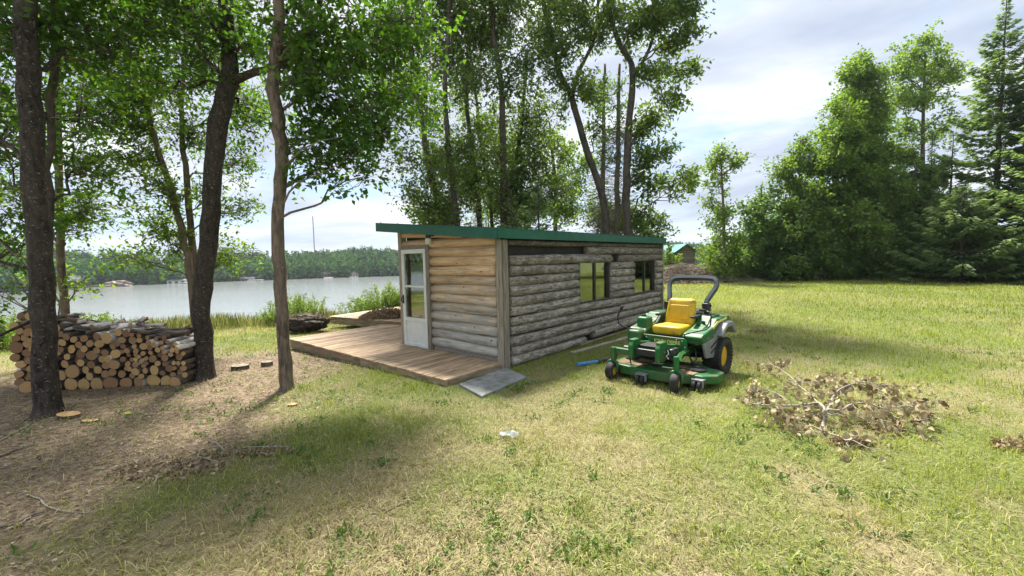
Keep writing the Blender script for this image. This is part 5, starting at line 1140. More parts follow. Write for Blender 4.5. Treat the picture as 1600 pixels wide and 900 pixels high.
    # levers folded outwards
    lv = MB(); lv.tube([(-.36, -.62, .60), (-.42, -.72, .66), (-.56, -.80, .69), (-.64, -.82, .74), (-.655, -.82, .86), (-.61, -.82, .94), (-.585, -.82, .99)], .0105, 8); l_ = part('control_lever', lv, M['black'], sm=True)
    gr = MB(); gr.tube([(-.60, -.82, .95), (-.57, -.82, 1.02)], .02, 8); gr.build('grip', M['rubber'], l_, sm=True)
    lv = MB(); lv.tube([(.31, -.66, .60), (.34, -.72, .665), (.44, -.70, .70), (.56, -.55, .735), (.60, -.5, .78), (.605, -.48, .90), (.58, -.46, .96), (.50, -.44, .985)], .0105, 8); l_ = part('control_lever', lv, M['black'], sm=True)
    gr = MB(); gr.tube([(.52, -.45, .98), (.43, -.43, .99)], .02, 8); gr.build('grip', M['rubber'], l_, sm=True)
    # roll bar
    for sx in (1, -1):
        x = .02+.30*sx; po = MB(); po.rbox(x-.03, x+.03, .05, .12, .45, .97, .008); part('roll_bar_post', po, M['black'])
        hg = MB(); hg.rbox(x-.048, x+.048, .03, .15, .90, 1.03, .012); hg.tube([(x-.07, .09, .99), (x+.07, .09, .99)], .014, 8); part('hinge', hg, M['black'])
    def sq(path, w, d_):           # rectangular bar along a path lying in the tilted plane
        vs = []; n = len(path); path = [Vector(p_) for p_ in path]; nrm_ = Vector((0, -.62, .78)).normalized()*-1
        for i, p_ in enumerate(path):
            t = (path[min(i+1, n-1)]-path[max(i-1, 0)]).normalized(); nn = Vector((0, -.80, .60)).normalized(); si = t.cross(nn).normalized()
            vs += [p_+si*w+nn*d_, p_-si*w+nn*d_, p_-si*w-nn*d_, p_+si*w-nn*d_]
        mb = MB(); fs = []
        for i in range(n-1):
            for k in range(4): a_ = i*4+k; b_ = i*4+(k+1) % 4; fs.append((a_, b_, b_+4, a_+4))
        fs += [(3, 2, 1, 0), ((n-1)*4, (n-1)*4+1, (n-1)*4+2, (n-1)*4+3)]; mb.add(vs, fs); return mb
    half = [(.29, .09, 1.02), (.30, .13, 1.08), (.33, .19, 1.16), (.365, .25, 1.24), (.375, .29, 1.30), (.36, .32, 1.35), (.325, .345, 1.382), (.26, .355, 1.395), (.1, .36, 1.40)]
    path = [(.02+x, y, z) for x, y, z in half]+[(.02-x, y, z) for x, y, z in half[::-1]]
    bar = sq(path, .026, .034); bo_ = bar.mesh('roll_bar', M['rops']); o_ = link('roll_bar', bo_, root)
    # cutting deck
    dk = MB(); dk.prism([(-.62, -1.05), (-.40, -1.16), (.0, -1.20), (.36, -1.17), (.60, -1.02), (.68, -.82), (.66, -.55), (.48, -.42), (-.45, -.42), (-.62, -.58)], .075, .205, 'z', .018); deck_ = part('mower_deck', dk, g)
    ch = MB(); ch.prism([(.52, -1.04), (.70, -1.0), (.84, -.86), (.84, -.62), (.72, -.52), (.56, -.52)], .085, .20, 'z', .02); part('discharge_chute', ch, g)
    dt = MB(); dt.rbox(.22, .60, -1.05, -.62, .205, .212, .003, 1); dt.rbox(-.55, -.1, -1.08, -.6, .205, .212, .003, 1); dt.build('dried_clippings', M['rust'], deck_)
    for x, y, r_ in ((.55, -.78, .115), (.0, -.85, .1), (-.45, -.75, .1)):
        pl = MB(); pl.lathe([(.21, r_*.9), (.225, r_), (.235, r_*.92), (.24, r_*.3), (.265, r_*.25)], 26, Matrix.Translation((x, y, 0)), 'z'); pl.build('pulley', M['black'], deck_)
    bl = MB(); bl.tube([(.55, -.67, .232), (0, -.75, .232), (-.45, -.65, .232)], .008, 6); bl.tube([(.55, -.89, .232), (0, -.95, .232), (-.45, -.85, .232)], .008, 6); bl.build('belt', M['rubber'], deck_)
    for x, y in ((-.02, -1.27), (.66, -1.06), (-.6, -1.02)):
        rl = MB(); T = Matrix.Translation((x, y, .075))
        for s_ in (-1, 1): rl.lathe([(s_*.01, .055), (s_*.018, .07), (s_*.05, .07), (s_*.058, .055)], 18, T)
        part('deck_roller', rl, M['rubber'], sm=False)
        bk_ = MB(); bk_.rbox(x-.075, x+.075, y-.02, y+.09, .14, .165, .006); bk_.rbox(x-.075, x-.062, y-.02, y+.03, .06, .15, .004); bk_.rbox(x+.062, x+.075, y-.02, y+.03, .06, .15, .004); part('roller_bracket', bk_, M['gplastic'])
    for pth, r_ in (([(-.30, -.60, .50), (-.33, -.75, .46), (-.25, -.92, .40), (-.12, -1.0, .36)], .009), ([(.30, -.58, .50), (.37, -.72, .40), (.33, -.86, .32), (.20, -.95, .26)], .009), ([(.44, -.60, .45), (.50, -.70, .33), (.42, -.80, .27)], .011), ([(-.40, -.60, .44), (-.46, -.74, .34), (-.36, -.84, .26)], .011), ([(-.10, -.66, .45), (-.05, -.80, .50), (.05, -.90, .49)], .006)):
        hz_ = MB(); hz_.tube(pth, r_, 7); part('hose', hz_, M['rubber'], sm=True)
    for x, y, z in ((.245, -1.12, .47), (-.245, -1.12, .47), (.245, -.95, .45), (.57, -.3, .62), (.57, -.5, .60), (-.3, -1.19, .42)):
        b = MB(); b.lathe([(-.01, .011), (.01, .011)], 6, Matrix.Translation((x, y, z))); part('bolt', b, M['gplastic'])
    gp_ = MB(); gp_.rbox(.50, .58, -1.02, -.98, .11, .17, .004); part('decal', gp_, M['lettering'])
    lk = MB(); lk.tube([(.36, -.62, .36), (.42, -.60, .22)], .012, 6); lk.tube([(-.36, -.62, .36), (-.42, -.60, .22)], .012, 6); lk.tube([(.36, -1.0, .38), (.34, -1.0, .21)], .010, 6); lk.tube([(-.33, -1.05, .38), (-.33, -1.0, .21)], .010, 6); part('lift_link', lk, M['black'])
    # engine and drive behind
    en = MB(); en.rbox(-.26, .26, .14, .62, .42, .80, .04, 3); part('engine', en, M['black'])
    en = MB(); en.lathe([(.80, .15), (.84, .15), (.87, .11)], 24, Matrix.Translation((0, .38, 0)), 'z'); part('engine_cover', en, M['black'])
    ml = MB(); ml.lathe([(-.22, .02), (-.2, .07), (.2, .07), (.22, .02)], 18, Matrix.Translation((0, .66, .48))); part('muffler', ml, M['gplastic'])
    ax = MB(); ax.lathe([(-.42, .06), (-.2, .09), (.2, .09), (.42, .06)], 16, Matrix.Translation((0, 0, .28))); part('axle', ax, M['black'])
    un = MB(); un.rbox(-.25, .25, -.62, .1, .30, .52, .02); part('floor_pan', un, M['black'])
    return root
build_mower()

# ------------------------------------------------------------------ dead aspen branch lying on the lawn
def dead_branch():
    c = G(1287, 676); root = thing('dead_branch', 'broken leafy branch with dry brown leaves lying on the lawn right of the mower', 'branch', c)
    def g3(px, py, h=.0): q_ = G(px, py, h); return np.array([q_.x-c.x, q_.y-c.y, q_.z-c.z])
    mains = [([(1287, 676, .02), (1286, 662, .05), (1290, 650, .12), (1293, 641, .17), (1300, 625, .22), (1306, 612, .24), (1320, 604, .2)], .020),
             ([(1291, 645, .15), (1280, 633, .18), (1262, 631, .16), (1240, 634, .14), (1215, 634, .10), (1185, 633, .06), (1165, 628, .05)], .013),
             ([(1294, 642, .17), (1315, 640, .15), (1335, 632, .16), (1360, 632, .14), (1385, 640, .10), (1400, 636, .12), (1425, 632, .07)], .013),
             ([(1280, 646, .13), (1288, 640, .17), (1270, 620, .22), (1250, 605, .26), (1235, 590, .24), (1215, 575, .20), (1200, 566, .15)], .011),
             ([(1303, 618, .23), (1320, 603, .28), (1345, 598, .26), (1370, 602, .2), (1390, 608, .15)], .009),
             ([(1335, 634, .16), (1350, 648, .10), (1330, 655, .05)], .006), ([(1385, 640, .10), (1405, 655, .08), (1430, 660, .06)], .006),
             ([(1287, 676, .03), (1268, 665, .05), (1245, 660, .06), (1225, 655, .05), (1205, 645, .05)], .008), ([(1360, 634, .12), (1375, 655, .08), (1385, 665, .05)], .006),
             ([(1287, 676, .03), (1310, 682, .03), (1330, 690, .03)], .010), ([(1240, 634, .12), (1220, 620, .15), (1200, 612, .12), (1180, 612, .1)], .007)]
    wd = MB(); ends = []
    for pts, r0 in mains:
        P_ = np.array([g3(*q_) for q_ in pts]); P_[:, 2] += rng.normal(size=len(P_))*.008; n = len(P_); D_ = densify(np.column_stack([P_, np.linspace(r0, r0*.35, n)]), 3, .004)
        b_ = MB(); b_.tube([p_[:3] for p_ in D_], list(D_[:, 3]), 7); b_.build('limb', M['twig_pale'], root, sm=True)
        for k in range(max(4, n*2)):
            i = rng.integers(len(D_)//3, len(D_)); e = D_[i][:3]+rng.normal(size=3)*[.17, .17, .06]; e[2] = max(.01, e[2]); wd.tube([tuple(q_) for q_ in wob(D_[i][:3], e, 3, .06)], [.005, .004, .003, .002], 4); ends.append((D_[i][:3], e))
    t_ = wd.build('twig', M['twig_pale'], root); t_['kind'] = 'stuff'
    protos = []
    for k in range(8):       # cupped, round aspen leaves
        n = 9; vs = [(0, 0, 0)]; fs = []; ring = []
        cup = random.uniform(.3, 1.1); tws = random.uniform(-.4, .4)
        for i in range(n):
            a = 2*PI*i/n; rr_ = 1*(1+.08*random.gauss(0, 1)); y = math.cos(a)*rr_+(.35 if i == 0 else 0); x = math.sin(a)*rr_*.95; ring.append((x, y+1.0, cup*(x*x)+.25*cup*y*y+tws*x*y*.5))
        vs = [(0, 1.0, 0)]+ring; fs = [(0, 1+i, 1+(i+1) % n) for i in range(n)]; mb = MB(); mb.add(vs, fs); mb.tube([(0, -.9, -.1), (0, 0, .02)], .04, 3, caps=False)
        me = mb.mesh('leaf', M['leaf_deadbig'], True); protos.append(me)
    n = 0; blobs_ = [(1320, 608), (1350, 600), (1280, 600), (1300, 592), (1250, 612), (1200, 622), (1170, 622), (1185, 575), (1215, 568), (1395, 615), (1360, 610), (1420, 625), (1440, 655), (1385, 668), (1230, 655), (1250, 665), (1340, 595), (1230, 600), (1270, 645), (1440, 645), (1310, 600), (1370, 655), (1210, 645), (1300, 585)]
    while n < 400:
        if n % 3: s0, e = random.choice(ends); t = random.uniform(.2, 1.1); p_ = s0+(e-s0)*t+rng.normal(size=3)*[.03, .03, .02]
        else:
            b_ = random.choice(blobs_); p_ = g3(b_[0]+random.gauss(0, 7), b_[1]+random.gauss(0, 3.5), abs(random.gauss(.10, .07)))
        if p_[2] < .015: p_[2] = .015+random.random()*.03
        o = link('leaf', protos[n % 8], root, tuple(p_), (random.gauss(0, 1.3), random.gauss(0, 1.), random.random()*6.3), (random.uniform(.022, .038),)*3); n += 1
        if n >= 290: break
    fo = Fol(); m = 620; P_ = []
    for _ in range(m):
        if random.random() < .5: b_ = random.choice(blobs_); P_.append(g3(b_[0]+random.gauss(0, 10), b_[1]+random.gauss(0, 5), abs(random.gauss(.03, .05))))
        else: s0, e = random.choice(ends); P_.append(e+rng.normal(size=3)*.03)
    P_ = np.array(P_); P_[:, 2] = np.maximum(P_[:, 2], .01); fo.leaves(P_, rnd_dirs(m), rnd_dirs(m, .8), .062, .052, fold=.35); t_ = link('small_leaves', fo.mesh('small_leaves', [M['leaf_deadbig']], M['twig_pale']), root); t_['kind'] = 'stuff'
    return root
def deadleafmat():
    m, n, out = material('dry_aspen_leaf'); oi = n('ShaderNodeObjectInfo'); gp = n('ShaderNodeNewGeometry'); a = n.noise(gp.outputs['Position'], 30., 4, .6)
    f = n.math('MULTIPLY_ADD', oi.outputs['Random'], .6, n.math('MULTIPLY', a, .5)); c = n.ramp(f, [(.15, (.085, .055, .028)), (.42, (.225, .17, .085)), (.65, (.35, .285, .16)), (.95, (.48, .42, .28))])
    b = n('ShaderNodeBsdfPrincipled', i={'Base Color': c, 'Roughness': .7, 'Specular IOR Level': .3}); t = n('ShaderNodeBsdfTranslucent'); n.l.new(c, t.inputs[0])
    mx = n('ShaderNodeMixShader'); mx.inputs[0].default_value = .2; n.l.new(b.outputs[0], mx.inputs[1]); n.l.new(t.outputs[0], mx.inputs[2]); n.l.new(mx.outputs[0], out.inputs[0]); return m
M['leaf_deadbig'] = deadleafmat()
dead_branch()
def leaf_heap(px, py, rx, ry, h, n, label, name='dead_leaf_heap', L=.05, mat='leaf_dead', twigs=8, cat='leaf heap', z=None, tl=.5):
    c = G(px, py) if z is None else Vector(z); root = thing(name, label, cat, c); fo = Fol(); r_ = rng.random(n)**.5; a = rng.random(n)*2*PI
    x = r_*np.cos(a)*rx; y = r_*np.sin(a)*ry; zz = (h*(1-r_**2)*rng.random(n)**.6+.01)+((zt(c.x+x, c.y+y)-c.z) if z is None else 0)
    fo.leaves(np.stack([x, y, zz], 1), rnd_dirs(n), rnd_dirs(n, .8), L*(.6+.7*rng.random(n)), L*.6, fold=.3)
    t_ = link('leaf_mass', fo.mesh('leaf_mass', [M[mat]], M['twig_pale']), root); t_['kind'] = 'stuff'
    tm = MB()
    for _ in range(twigs):
        p0 = np.array([random.gauss(0, rx*.4), random.gauss(0, ry*.4), h*.4]); e = p0+np.array([random.gauss(0, tl), random.gauss(0, tl), random.uniform(-.3, .5)*h]); e[2] = max(e[2], .02); tm.tube([tuple(q_) for q_ in wob(p0, e, 4, .06)], [.008, .007, .005, .004, .003], 4)
    if twigs: t_ = tm.build('twig', M['twig_pale' if mat != 'root' else 'root'], root); t_['kind'] = 'stuff'
    return root
c_ = AT(603, 497, 11.9); leaf_heap(0, 0, .75, .38, .26, 2600, 'heap of dry leaves and twigs on the lower deck against the cabin', z=(c_[0], c_[1], .19), L=.06, twigs=14)
leaf_heap(1186, 519, .28, .16, .05, 140, 'small scatter of brown leaves on the lawn behind the dead branch', twigs=2, tl=.1)
leaf_heap(1588, 700, .22, .12, .07, 160, 'clump of dry brown leaves at the right edge of the lawn', twigs=3, tl=.12)
leaf_heap(1330, 694, .20, .07, .05, 420, 'reddish heap of dead grass at the butt of the dead branch', L=.04, twigs=2, tl=.1)
leaf_heap(385, 708, .48, .10, .018, 700, 'raked strip of dry grass and needles in front of the slim trunk', L=.038, mat='straw', twigs=6, tl=.2)
leaf_heap(265, 735, .5, .2, .012, 350, 'thin patch of dry needles on the bare soil in the left foreground', L=.05, mat='litter', twigs=4, tl=.2)
# little dark clod of leaves on the front deck
leaf_heap(0, 0, .14, .05, .03, 60, 'few dead leaves lying on the front deck near the door', z=tuple(deck_world(1.3, 3.4, .10)), L=.035, twigs=1, tl=.05)

def twig_thing(pts, r, label, mat='twig_pale', side=0):
    P_ = [G(*q_[:2]) for q_ in pts]; c = P_[0]; mb = MB(); D_ = densify([(q_.x-c.x, q_.y-c.y, q_.z-c.z+r+(pts[i][2] if len(pts[i]) > 2 else 0), r*.7*(1-.6*i/len(P_))) for i, q_ in enumerate(P_)], 3, .004)
    mb.tube([p_[:3] for p_ in D_], list(D_[:, 3]), 7)
    for _ in range(side):
        i = random.randrange(2, len(D_)-1); e = D_[i][:3]+rng.normal(size=3)*[.09, .09, .02]; e[2] = max(e[2], .01); mb.tube([tuple(q_) for q_ in wob(D_[i][:3], e, 3, .06)], [r*.4, r*.3, r*.2, r*.1], 4)
    o = mb.build('stick', M[mat], None, c, sm=True); props(o, label, 'stick')
twig_thing([(42, 775), (60, 782), (75, 793), (95, 800), (135, 803)], .009, 'long curved pale stick on the bare soil in the left foreground')
twig_thing([(8, 832), (35, 818), (48, 810)], .012, 'short pale stick at the lower left edge', 'twig_pale')
twig_thing([(0, 716), (25, 705), (60, 696)], .016, 'dark stick on the soil below the leftmost trunk', 'twig')
twig_thing([(0, 690), (40, 668), (62, 655)], .010, 'pale stick leading to the foot of the leftmost trunk', 'twig_pale')
twig_thing([(0, 662), (30, 652), (55, 640)], .008, 'thin pale stick left of the leftmost trunk', 'twig_pale')
twig_thing([(0, 826), (22, 822), (55, 806), (68, 803)], .013, 'dark rotten stick in the lower left corner', 'twig')
twig_thing([(795, 724), (808, 727), (823, 728)], .006, 'thin dark twig in the middle of the foreground grass', 'twig', 1)
twig_thing([(600, 803), (625, 790), (662, 777)], .004, 'hair-thin twig in the foreground grass left of the middle', 'twig', 1)
twig_thing([(170, 695), (185, 700), (200, 712)], .006, 'small twig on the bare soil below the woodpile', 'twig_pale')
twig_thing([(808, 622), (818, 613), (828, 610)], .007, 'short pale twig just off the corner of the concrete slab', 'twig_pale', 2)
twig_thing([(470, 640), (500, 632), (530, 634)], .004, 'thin straw-coloured twig between the slim trunk and the deck', 'twig_pale', 1)
def plastic_bag():
    c = G(795, 684); mb = MB(); n = 9; vs = []
    for j in range(n):
        for i in range(n):
            x = (i/(n-1)-.5)*.19; y = (j/(n-1)-.5)*.11*(1.2-abs(i/(n-1)-.45)); vs.append((x, y, .012+.05*random.random()*(1-abs(2*i/(n-1)-1.2)*.6)+.03*math.sin(9*x+7*y)**2))
    mb.add(vs, [(j*n+i, j*n+i+1, (j+1)*n+i+1, (j+1)*n+i) for j in range(n-1) for i in range(n-1)]); o = mb.build('plastic_bag', M['bag'], None, c, (0, 0, -.25)); props(o, 'crumpled clear plastic bag lying on the foreground grass', 'plastic bag')
plastic_bag()
fo = Fol(); c_ = G(195, 649); fo.leaves(np.array([[0, 0, .02], [.01, .01, .015]]), np.array([[1, .2, .1], [-.4, 1, .1]]), np.array([[0, -.5, 1.], [0, -.4, 1]]), .075, .055); o = link('fallen_leaf', fo.mesh('fallen_leaf', [M['leaf_yellow']], M['twig']), None, c_); props(o, 'bright yellow leaf on the soil in front of the woodpile', 'leaf')
# upturned roots
def root_ball():
    c = G(478, 519); root = thing('root_ball', 'upturned dark root plate with soil and roots behind the slim trunk', 'stump', c); bm = bmesh.new(); bmesh.ops.create_icosphere(bm, subdivisions=4, radius=1)
    for v_ in bm.verts:
        p = v_.co.copy(); k = 1+.22*(vnoise(p.x*2+5, p.y*2+p.z*3, 1.6, 3)-.5)+.25*(vnoise(p.x*3+2, p.z*3+p.y*5, 2.7, 8)-.5); v_.co = Vector((p.x*.62*k*(1.+.25*p.z), p.y*.40*k, .22+p.z*.24*k+.03*max(p.z, 0)))
    MB().bm(bm).build('soil_clod', M['root'], root, sm=False)
    for k in range(46):
        a = random.random()*2*PI; p0 = np.array([math.cos(a)*.45, math.sin(a)*.28, random.uniform(.2, .45)]); L = random.uniform(.2, .6); e = p0+np.array([math.cos(a)*L*.6+random.gauss(0, .15), math.sin(a)*L*.5+random.gauss(0, .1), random.uniform(-.35, .25)]); e[2] = max(e[2], .01)
        mb = MB(); r_ = random.uniform(.006, .016); mb.tube([tuple(q_) for q_ in wob(p0, e, 5, .09, -.05)], [r_, r_*.9, r_*.75, r_*.6, r_*.45, r_*.3], 5); mb.build('root', M['twig_pale' if random.random() < .4 else 'root'], root, sm=True)
    fo = Fol(); n = 900; r_ = rng.random(n)**.5; a = rng.random(n)*6.28; fo.leaves(np.stack([r_*np.cos(a)*.62, r_*np.sin(a)*.4, .44+.10*rng.random(n)*(1-r_)], 1), rnd_dirs(n), rnd_dirs(n, .6), .07, .012, fold=.1)
    t_ = link('dead_grass', fo.mesh('dead_grass', [M['litter']], M['twig']), root); t_['kind'] = 'stuff'
root_ball()
def brush_pile():
    c = G(1092, 441); root = thing('brush_pile', 'long heap of cut grey branches at the end of the lawn behind the mower', 'brush pile', c); mb = MB()
    for k in range(1500):
        x = random.gauss(-.4, 2.0); y = random.gauss(0, .7); h = 1.15*math.exp(-((x+1.2)/2.4)**2)*math.exp(-(y/1.)**2)+.08; z = random.random()*h; a = random.gauss(0, .9); L = random.uniform(.3, 1.3)
        d_ = np.array([math.cos(a), math.sin(a), random.gauss(.05, .28)])*L*.5; p_ = np.array([x, y, z+.03]); p0, p1 = p_-d_, p_+d_; p0[2] = max(p0[2], .01); p1[2] = max(p1[2], .01); r_ = random.uniform(.006, .02)
        mb.tube([tuple(q_) for q_ in wob(p0, p1, 3, .05)], [r_, r_*.9, r_*.7, r_*.5], 3, caps=False)
    t_ = mb.build('branch', M['bark_dead'], root); t_['kind'] = 'stuff'
    fo = Fol(); n = 4200; x = rng.normal(-.3, 1.9, n); y = rng.normal(0, .7, n); h = 1.1*np.exp(-((x+1.2)/2.4)**2)*np.exp(-(y/1.)**2)+.06; fo.leaves(np.stack([x, y, h*rng.random(n)], 1), rnd_dirs(n), rnd_dirs(n), .10, .05); t_ = link('dead_leaves', fo.mesh('dead_leaves', [M['leaf_dead']], M['twig']), root); t_['kind'] = 'stuff'
brush_pile()
p = G(1083, 438); q_ = MB(); q_.rbox(-.12, .12, -.12, .12, 0, .22, .05, 2); o = q_.build('white_bucket', M['white'], None, p, (.2, .3, .4)); props(o, 'small white object lying at the foot of the brush pile', 'bucket')

# ------------------------------------------------------------------ far log building beyond the lawn
def far_cabin():
    Y0 = 38.; a = AT(1057, 428, Y0); b = AT(1085, 428, Y0); w = b[0]-a[0]; zg = Z(a[0], Y0)-.1
    root = thing('log_building', 'distant grey log building with teal steel roof and pointed gable behind the brush pile', 'log building', (a[0], Y0, zg), 0)
    def zpx(px, py): return AT(px, py, Y0)[2]-zg
    ze = zpx(1070, 392); zp = zpx(1070, 381.5); n = 13
    for k in range(n):
        z0 = ze*k/n; mb = log_mesh(w, ze/n*.52, n=8, seg=5); mb.build('log', M['log_grey2'], root, (0, -.04, z0+ze/n*.5), sm=True)
    for k in range(4):
        z0 = ze+(zp-ze)*k/4; half = w*.5*(1-(k+.5)/4); mb = log_mesh(half*2, ze/n*.5, n=8, seg=3); mb.build('log', M['log_grey2'], root, (w/2-half, -.04, z0+ze/n*.5), sm=True)
    wl = MB(); wl.add([(0, 0, 0), (w, 0, 0), (w, 0, ze), (w/2, 0, zp-.03), (0, 0, ze)], [(0, 1, 2, 3, 4)]); wl.box(w-.1, w, 0, 7, 0, ze); wl.box(0, .1, 0, 7, 0, ze); wl.build('wall', M['tar'], root)
    for s_ in (-1, 1):
        rf = MB(); x0 = w/2; xe = w/2+s_*(w/2+.28); ze2 = ze-.10; pts = [(x0, zp+.05), (xe, ze2), (xe, ze2-.06), (x0, zp-.02)]; rf.prism([(p_[0], p_[1]) for p_ in pts], -.35, 7.2, 'y'); rf.build('roof', M['roof_teal'], root)
    # lower wing to the left with its own roof and a white-framed window
    wx = -3.6; h2 = ze*.80
    for k in range(9): mb = log_mesh(-wx-.1, h2/9*.52, n=8, seg=6); mb.build('log', M['log_grey2'], root, (wx, 1.2, h2/9*(k+.5)), sm=True)
    wl = MB(); wl.box(wx, -.02, 1.25, 4.5, 0, h2); wl.build('wall', M['tar'], root)
    rf = MB(); rf.prism([(.9, h2-.05), (2.9, h2+.75), (4.9, h2-.05), (4.9, h2-.12), (2.9, h2+.68), (.9, h2-.12)], wx-.3, -.02, 'x'); rf.build('roof', M['roof_teal'], root)
    wd = MB(); wd.rbox(-1.9, -1.0, 1.10, 1.18, h2*.35, h2*.85, .01); win = wd.build('window', M['white'], root); pn = MB(); pn.box(-1.8, -1.1, 1.09, 1.10, h2*.40, h2*.80); pn.build('pane', M['glass'], win)
    bd = MB(); bd.rbox(w*.47, w*.53, -.14, -.10, .6, ze*.8, .005); bd.build('batten', M['trim'], root)
M['log_grey2'] = surf('brown_grey_log', [(.10, .085, .07), (.20, .175, .15), (.30, .27, .24)], 4, (1.5, 8, 8), bump=.3)
far_cabin()

# ------------------------------------------------------------------ far shore: forest, houses, mast
def far_forest():
    fo = Fol(); n = 16000; t = rng.random(n)*cum[-1]; d = 1.5+rng.random(n)**1.15*95; P_ = inland(t, d); h = hill_h(t, d); az = P_[:, 0]/P_[:, 1]*FPX+800; keep = (P_[:, 1] > 30) & (az > -90) & ((az < 690) | ((az > 1000) & (az < 1180)) | (rng.random(n) < .12)) & (rng.random(n) < np.where(d > 45, .6, 1.))
    gap = np.zeros(n, bool)
    for gx, gy, gr in CLEAR: gap |= (np.hypot(P_[:, 0]-gx, P_[:, 1]-gy) < gr)
    keep &= ~gap; P_, h = P_[keep], h[keep]; n = len(P_); pine = rng.random(n) < .25+.3*(fnoise(P_[:, 0], P_[:, 1], .02, 131) > .55)
    H = np.where(pine, 6.+4.5*rng.random(n), 5+3.5*rng.random(n))*1.05
    for isP, mat in ((False, 0), (True, 1)):
        k = pine == isP; p = P_[k]; hh = h[k]; HH = H[k]; q_ = 40 if isP else 58; m = len(p); tt = rng.random((m, q_)); a = rng.random((m, q_))*2*PI
        if isP: rad = (1-tt)**.8*HH[:, None]*.20*(.5+.7*rng.random((m, q_))); z = (.12+.88*tt)*HH[:, None]
        else: rad = np.sin(np.clip(tt*.92+.08, 0, 1)*PI)**.6*HH[:, None]*.30*(.72+.3*rng.random((m, q_))); z = (.08+.92*tt)*HH[:, None]
        x = p[:, 0, None]+np.cos(a)*rad; y = p[:, 1, None]+np.sin(a)*rad; zz = hh[:, None]+z; pos = np.stack([x, y, zz], -1).reshape(-1, 3); N = len(pos)
        nr = np.stack([np.cos(a), np.sin(a), .7+0*a], -1).reshape(-1, 3)+rng.normal(size=(N, 3))*.5; dr = np.cross(nr, rnd_dirs(N)); s_ = (1.1 if isP else 1.9)*(.6+.7*rng.random(N))
        v = np.clip(np.repeat(rng.random(m), q_)*.6+.4*rng.random(N), 0, 1); fo.leaves(pos, dr, nr, s_, s_*(.5 if isP else .85), v=v, mi=mat, fold=.05)
    o = link('far_forest', fo.mesh('far_forest', [M['leaf_far'], M['leaf_farpine']], M['twig'])); props(o, 'mixed forest covering the far shore of the lake', 'forest', None, 'stuff')
CLEAR = []
def far_pt(px, py_base, extra=0.):
    """where the sight line in that direction crosses the far shore line"""
    best = None
    for t in np.linspace(0, cum[-1], 1500):
        s_ = shore(t); 
        if s_[1] <= 20: continue
        e = abs(s_[0]/s_[1]-(ray(px, py_base)[0]/ray(px, py_base)[1]))
        if best is None or e < best[0]: best = (e, t)
    q_ = inland(np.array([best[1]]), np.array([extra]))[0]; return q_, float(hill_h(np.array([best[1]]), np.array([extra]))[0])
def far_house(px, extra, w, d_, h, roofh, wall, roof, label, cat='house', name='house', clear=None, z_add=0., gable=True, windows=3, rz=.2):
    q_, z_ = far_pt(px, 440, extra); CLEAR.append((q_[0], q_[1]-5, clear or w*.9)); root = thing(name, label, cat, (q_[0], q_[1], z_+z_add), rz)
    m_ = MB(); m_.box(-w/2, w/2, 0, d_, 0, h); m_.add([(-w/2, 0, h), (-w/2, d_, h), (-w/2, d_/2, h+roofh)], [(0, 1, 2)]); m_.add([(w/2, 0, h), (w/2, d_, h), (w/2, d_/2, h+roofh)], [(0, 2, 1)]); m_.build('wall', M[wall], root)
    r_ = MB(); r_.prism([(-.5, h-.05), (d_/2, h+roofh+.1), (d_+.5, h-.05), (d_+.5, h-.25), (d_/2, h+roofh-.1), (-.5, h-.25)], -w/2-.4, w/2+.4, 'x'); r_.build('roof', M[roof], root)
    for k in range(windows):
        x = -w/2+w*(k+.5)/windows; wn = MB(); wn.box(x-w/windows*.22, x+w/windows*.22, -.06, -.02, h*.35, h*.75); wn.build('window', M['black'], root)
M['far_white'] = surf('far_white_paint', [(.6, .6, .58), (.7, .7, .68)], 2, bump=0, jitter=0)
M['far_grey'] = surf('far_grey_roof', [(.13, .14, .15), (.2, .21, .22)], 2, bump=0, jitter=0)
M['far_brown'] = surf('far_brown_wall', [(.14, .09, .06), (.2, .14, .1)], 2, bump=0, jitter=0)
far_house(275, -1.0, 8.5, 5, 2.4, .5, 'far_white', 'far_grey', 'long white boathouse at the water edge across the lake', 'boathouse', 'boathouse', 6)
far_house(127, 9, 7, 6, 2.6, 2.2, 'far_brown', 'far_grey', 'grey-roofed house among the trees just right of the thick birch', clear=9)
far_house(386, 1.0, 7, 4, 1.8, .8, 'far_brown', 'far_grey', 'low brown boathouse seen between the curved birch and the slim trunk', 'boathouse', 'boathouse', 5)
far_house(508, 4, 5, 4, 2.4, 1.4, 'far_brown', 'far_grey', 'small brown cottage on the far shore right of the slim trunk', 'cottage', 'cottage', 6)
far_house(553, 2, 5, 4, 2.2, 1.2, 'far_white', 'far_brown', 'small white cottage by the water at the right part of the far shore', 'cottage', 'cottage', 6)
far_house(567, 26, 6, 4, 2.4, 1.6, 'far_white', 'far_grey', 'white house higher on the slope above the small white cottage', clear=9)
far_house(580, 22, 4, 4, 2.2, 1.2, 'far_white', 'far_brown', 'little pale house above the grassy clearing on the far shore', clear=7)
def docks():
    for px, w, lab in ((400, 8, 'wooden dock across the lake left of the slim trunk'), (290, 5, 'short dock beside the white boathouse')):
        q_, z_ = far_pt(px, 440, -3); m_ = MB(); m_.rbox(-w/2, w/2, -1, 1, WATER+.3, WATER+.55, .02)
        for x in (-w/2+.3, 0, w/2-.3): m_.box(x-.1, x+.1, -.9, -.7, WATER-1, WATER+.3)
        o = m_.build('dock', M['far_white'], None, (q_[0], q_[1], 0)); props(o, lab, 'dock')
    q_, z_ = far_pt(514, 436, -3); hl = MB(); hl.prism([(-2.4, 0), (2.0, 0), (2.6, .3), (2.7, .7), (-2.4, .6)], -.8, .8, 'y', .1); b = hl.build('motor_boat', M['far_white'], None, (q_[0], q_[1], WATER-.1)); props(b, 'small white motor boat moored across the lake', 'boat')
docks()
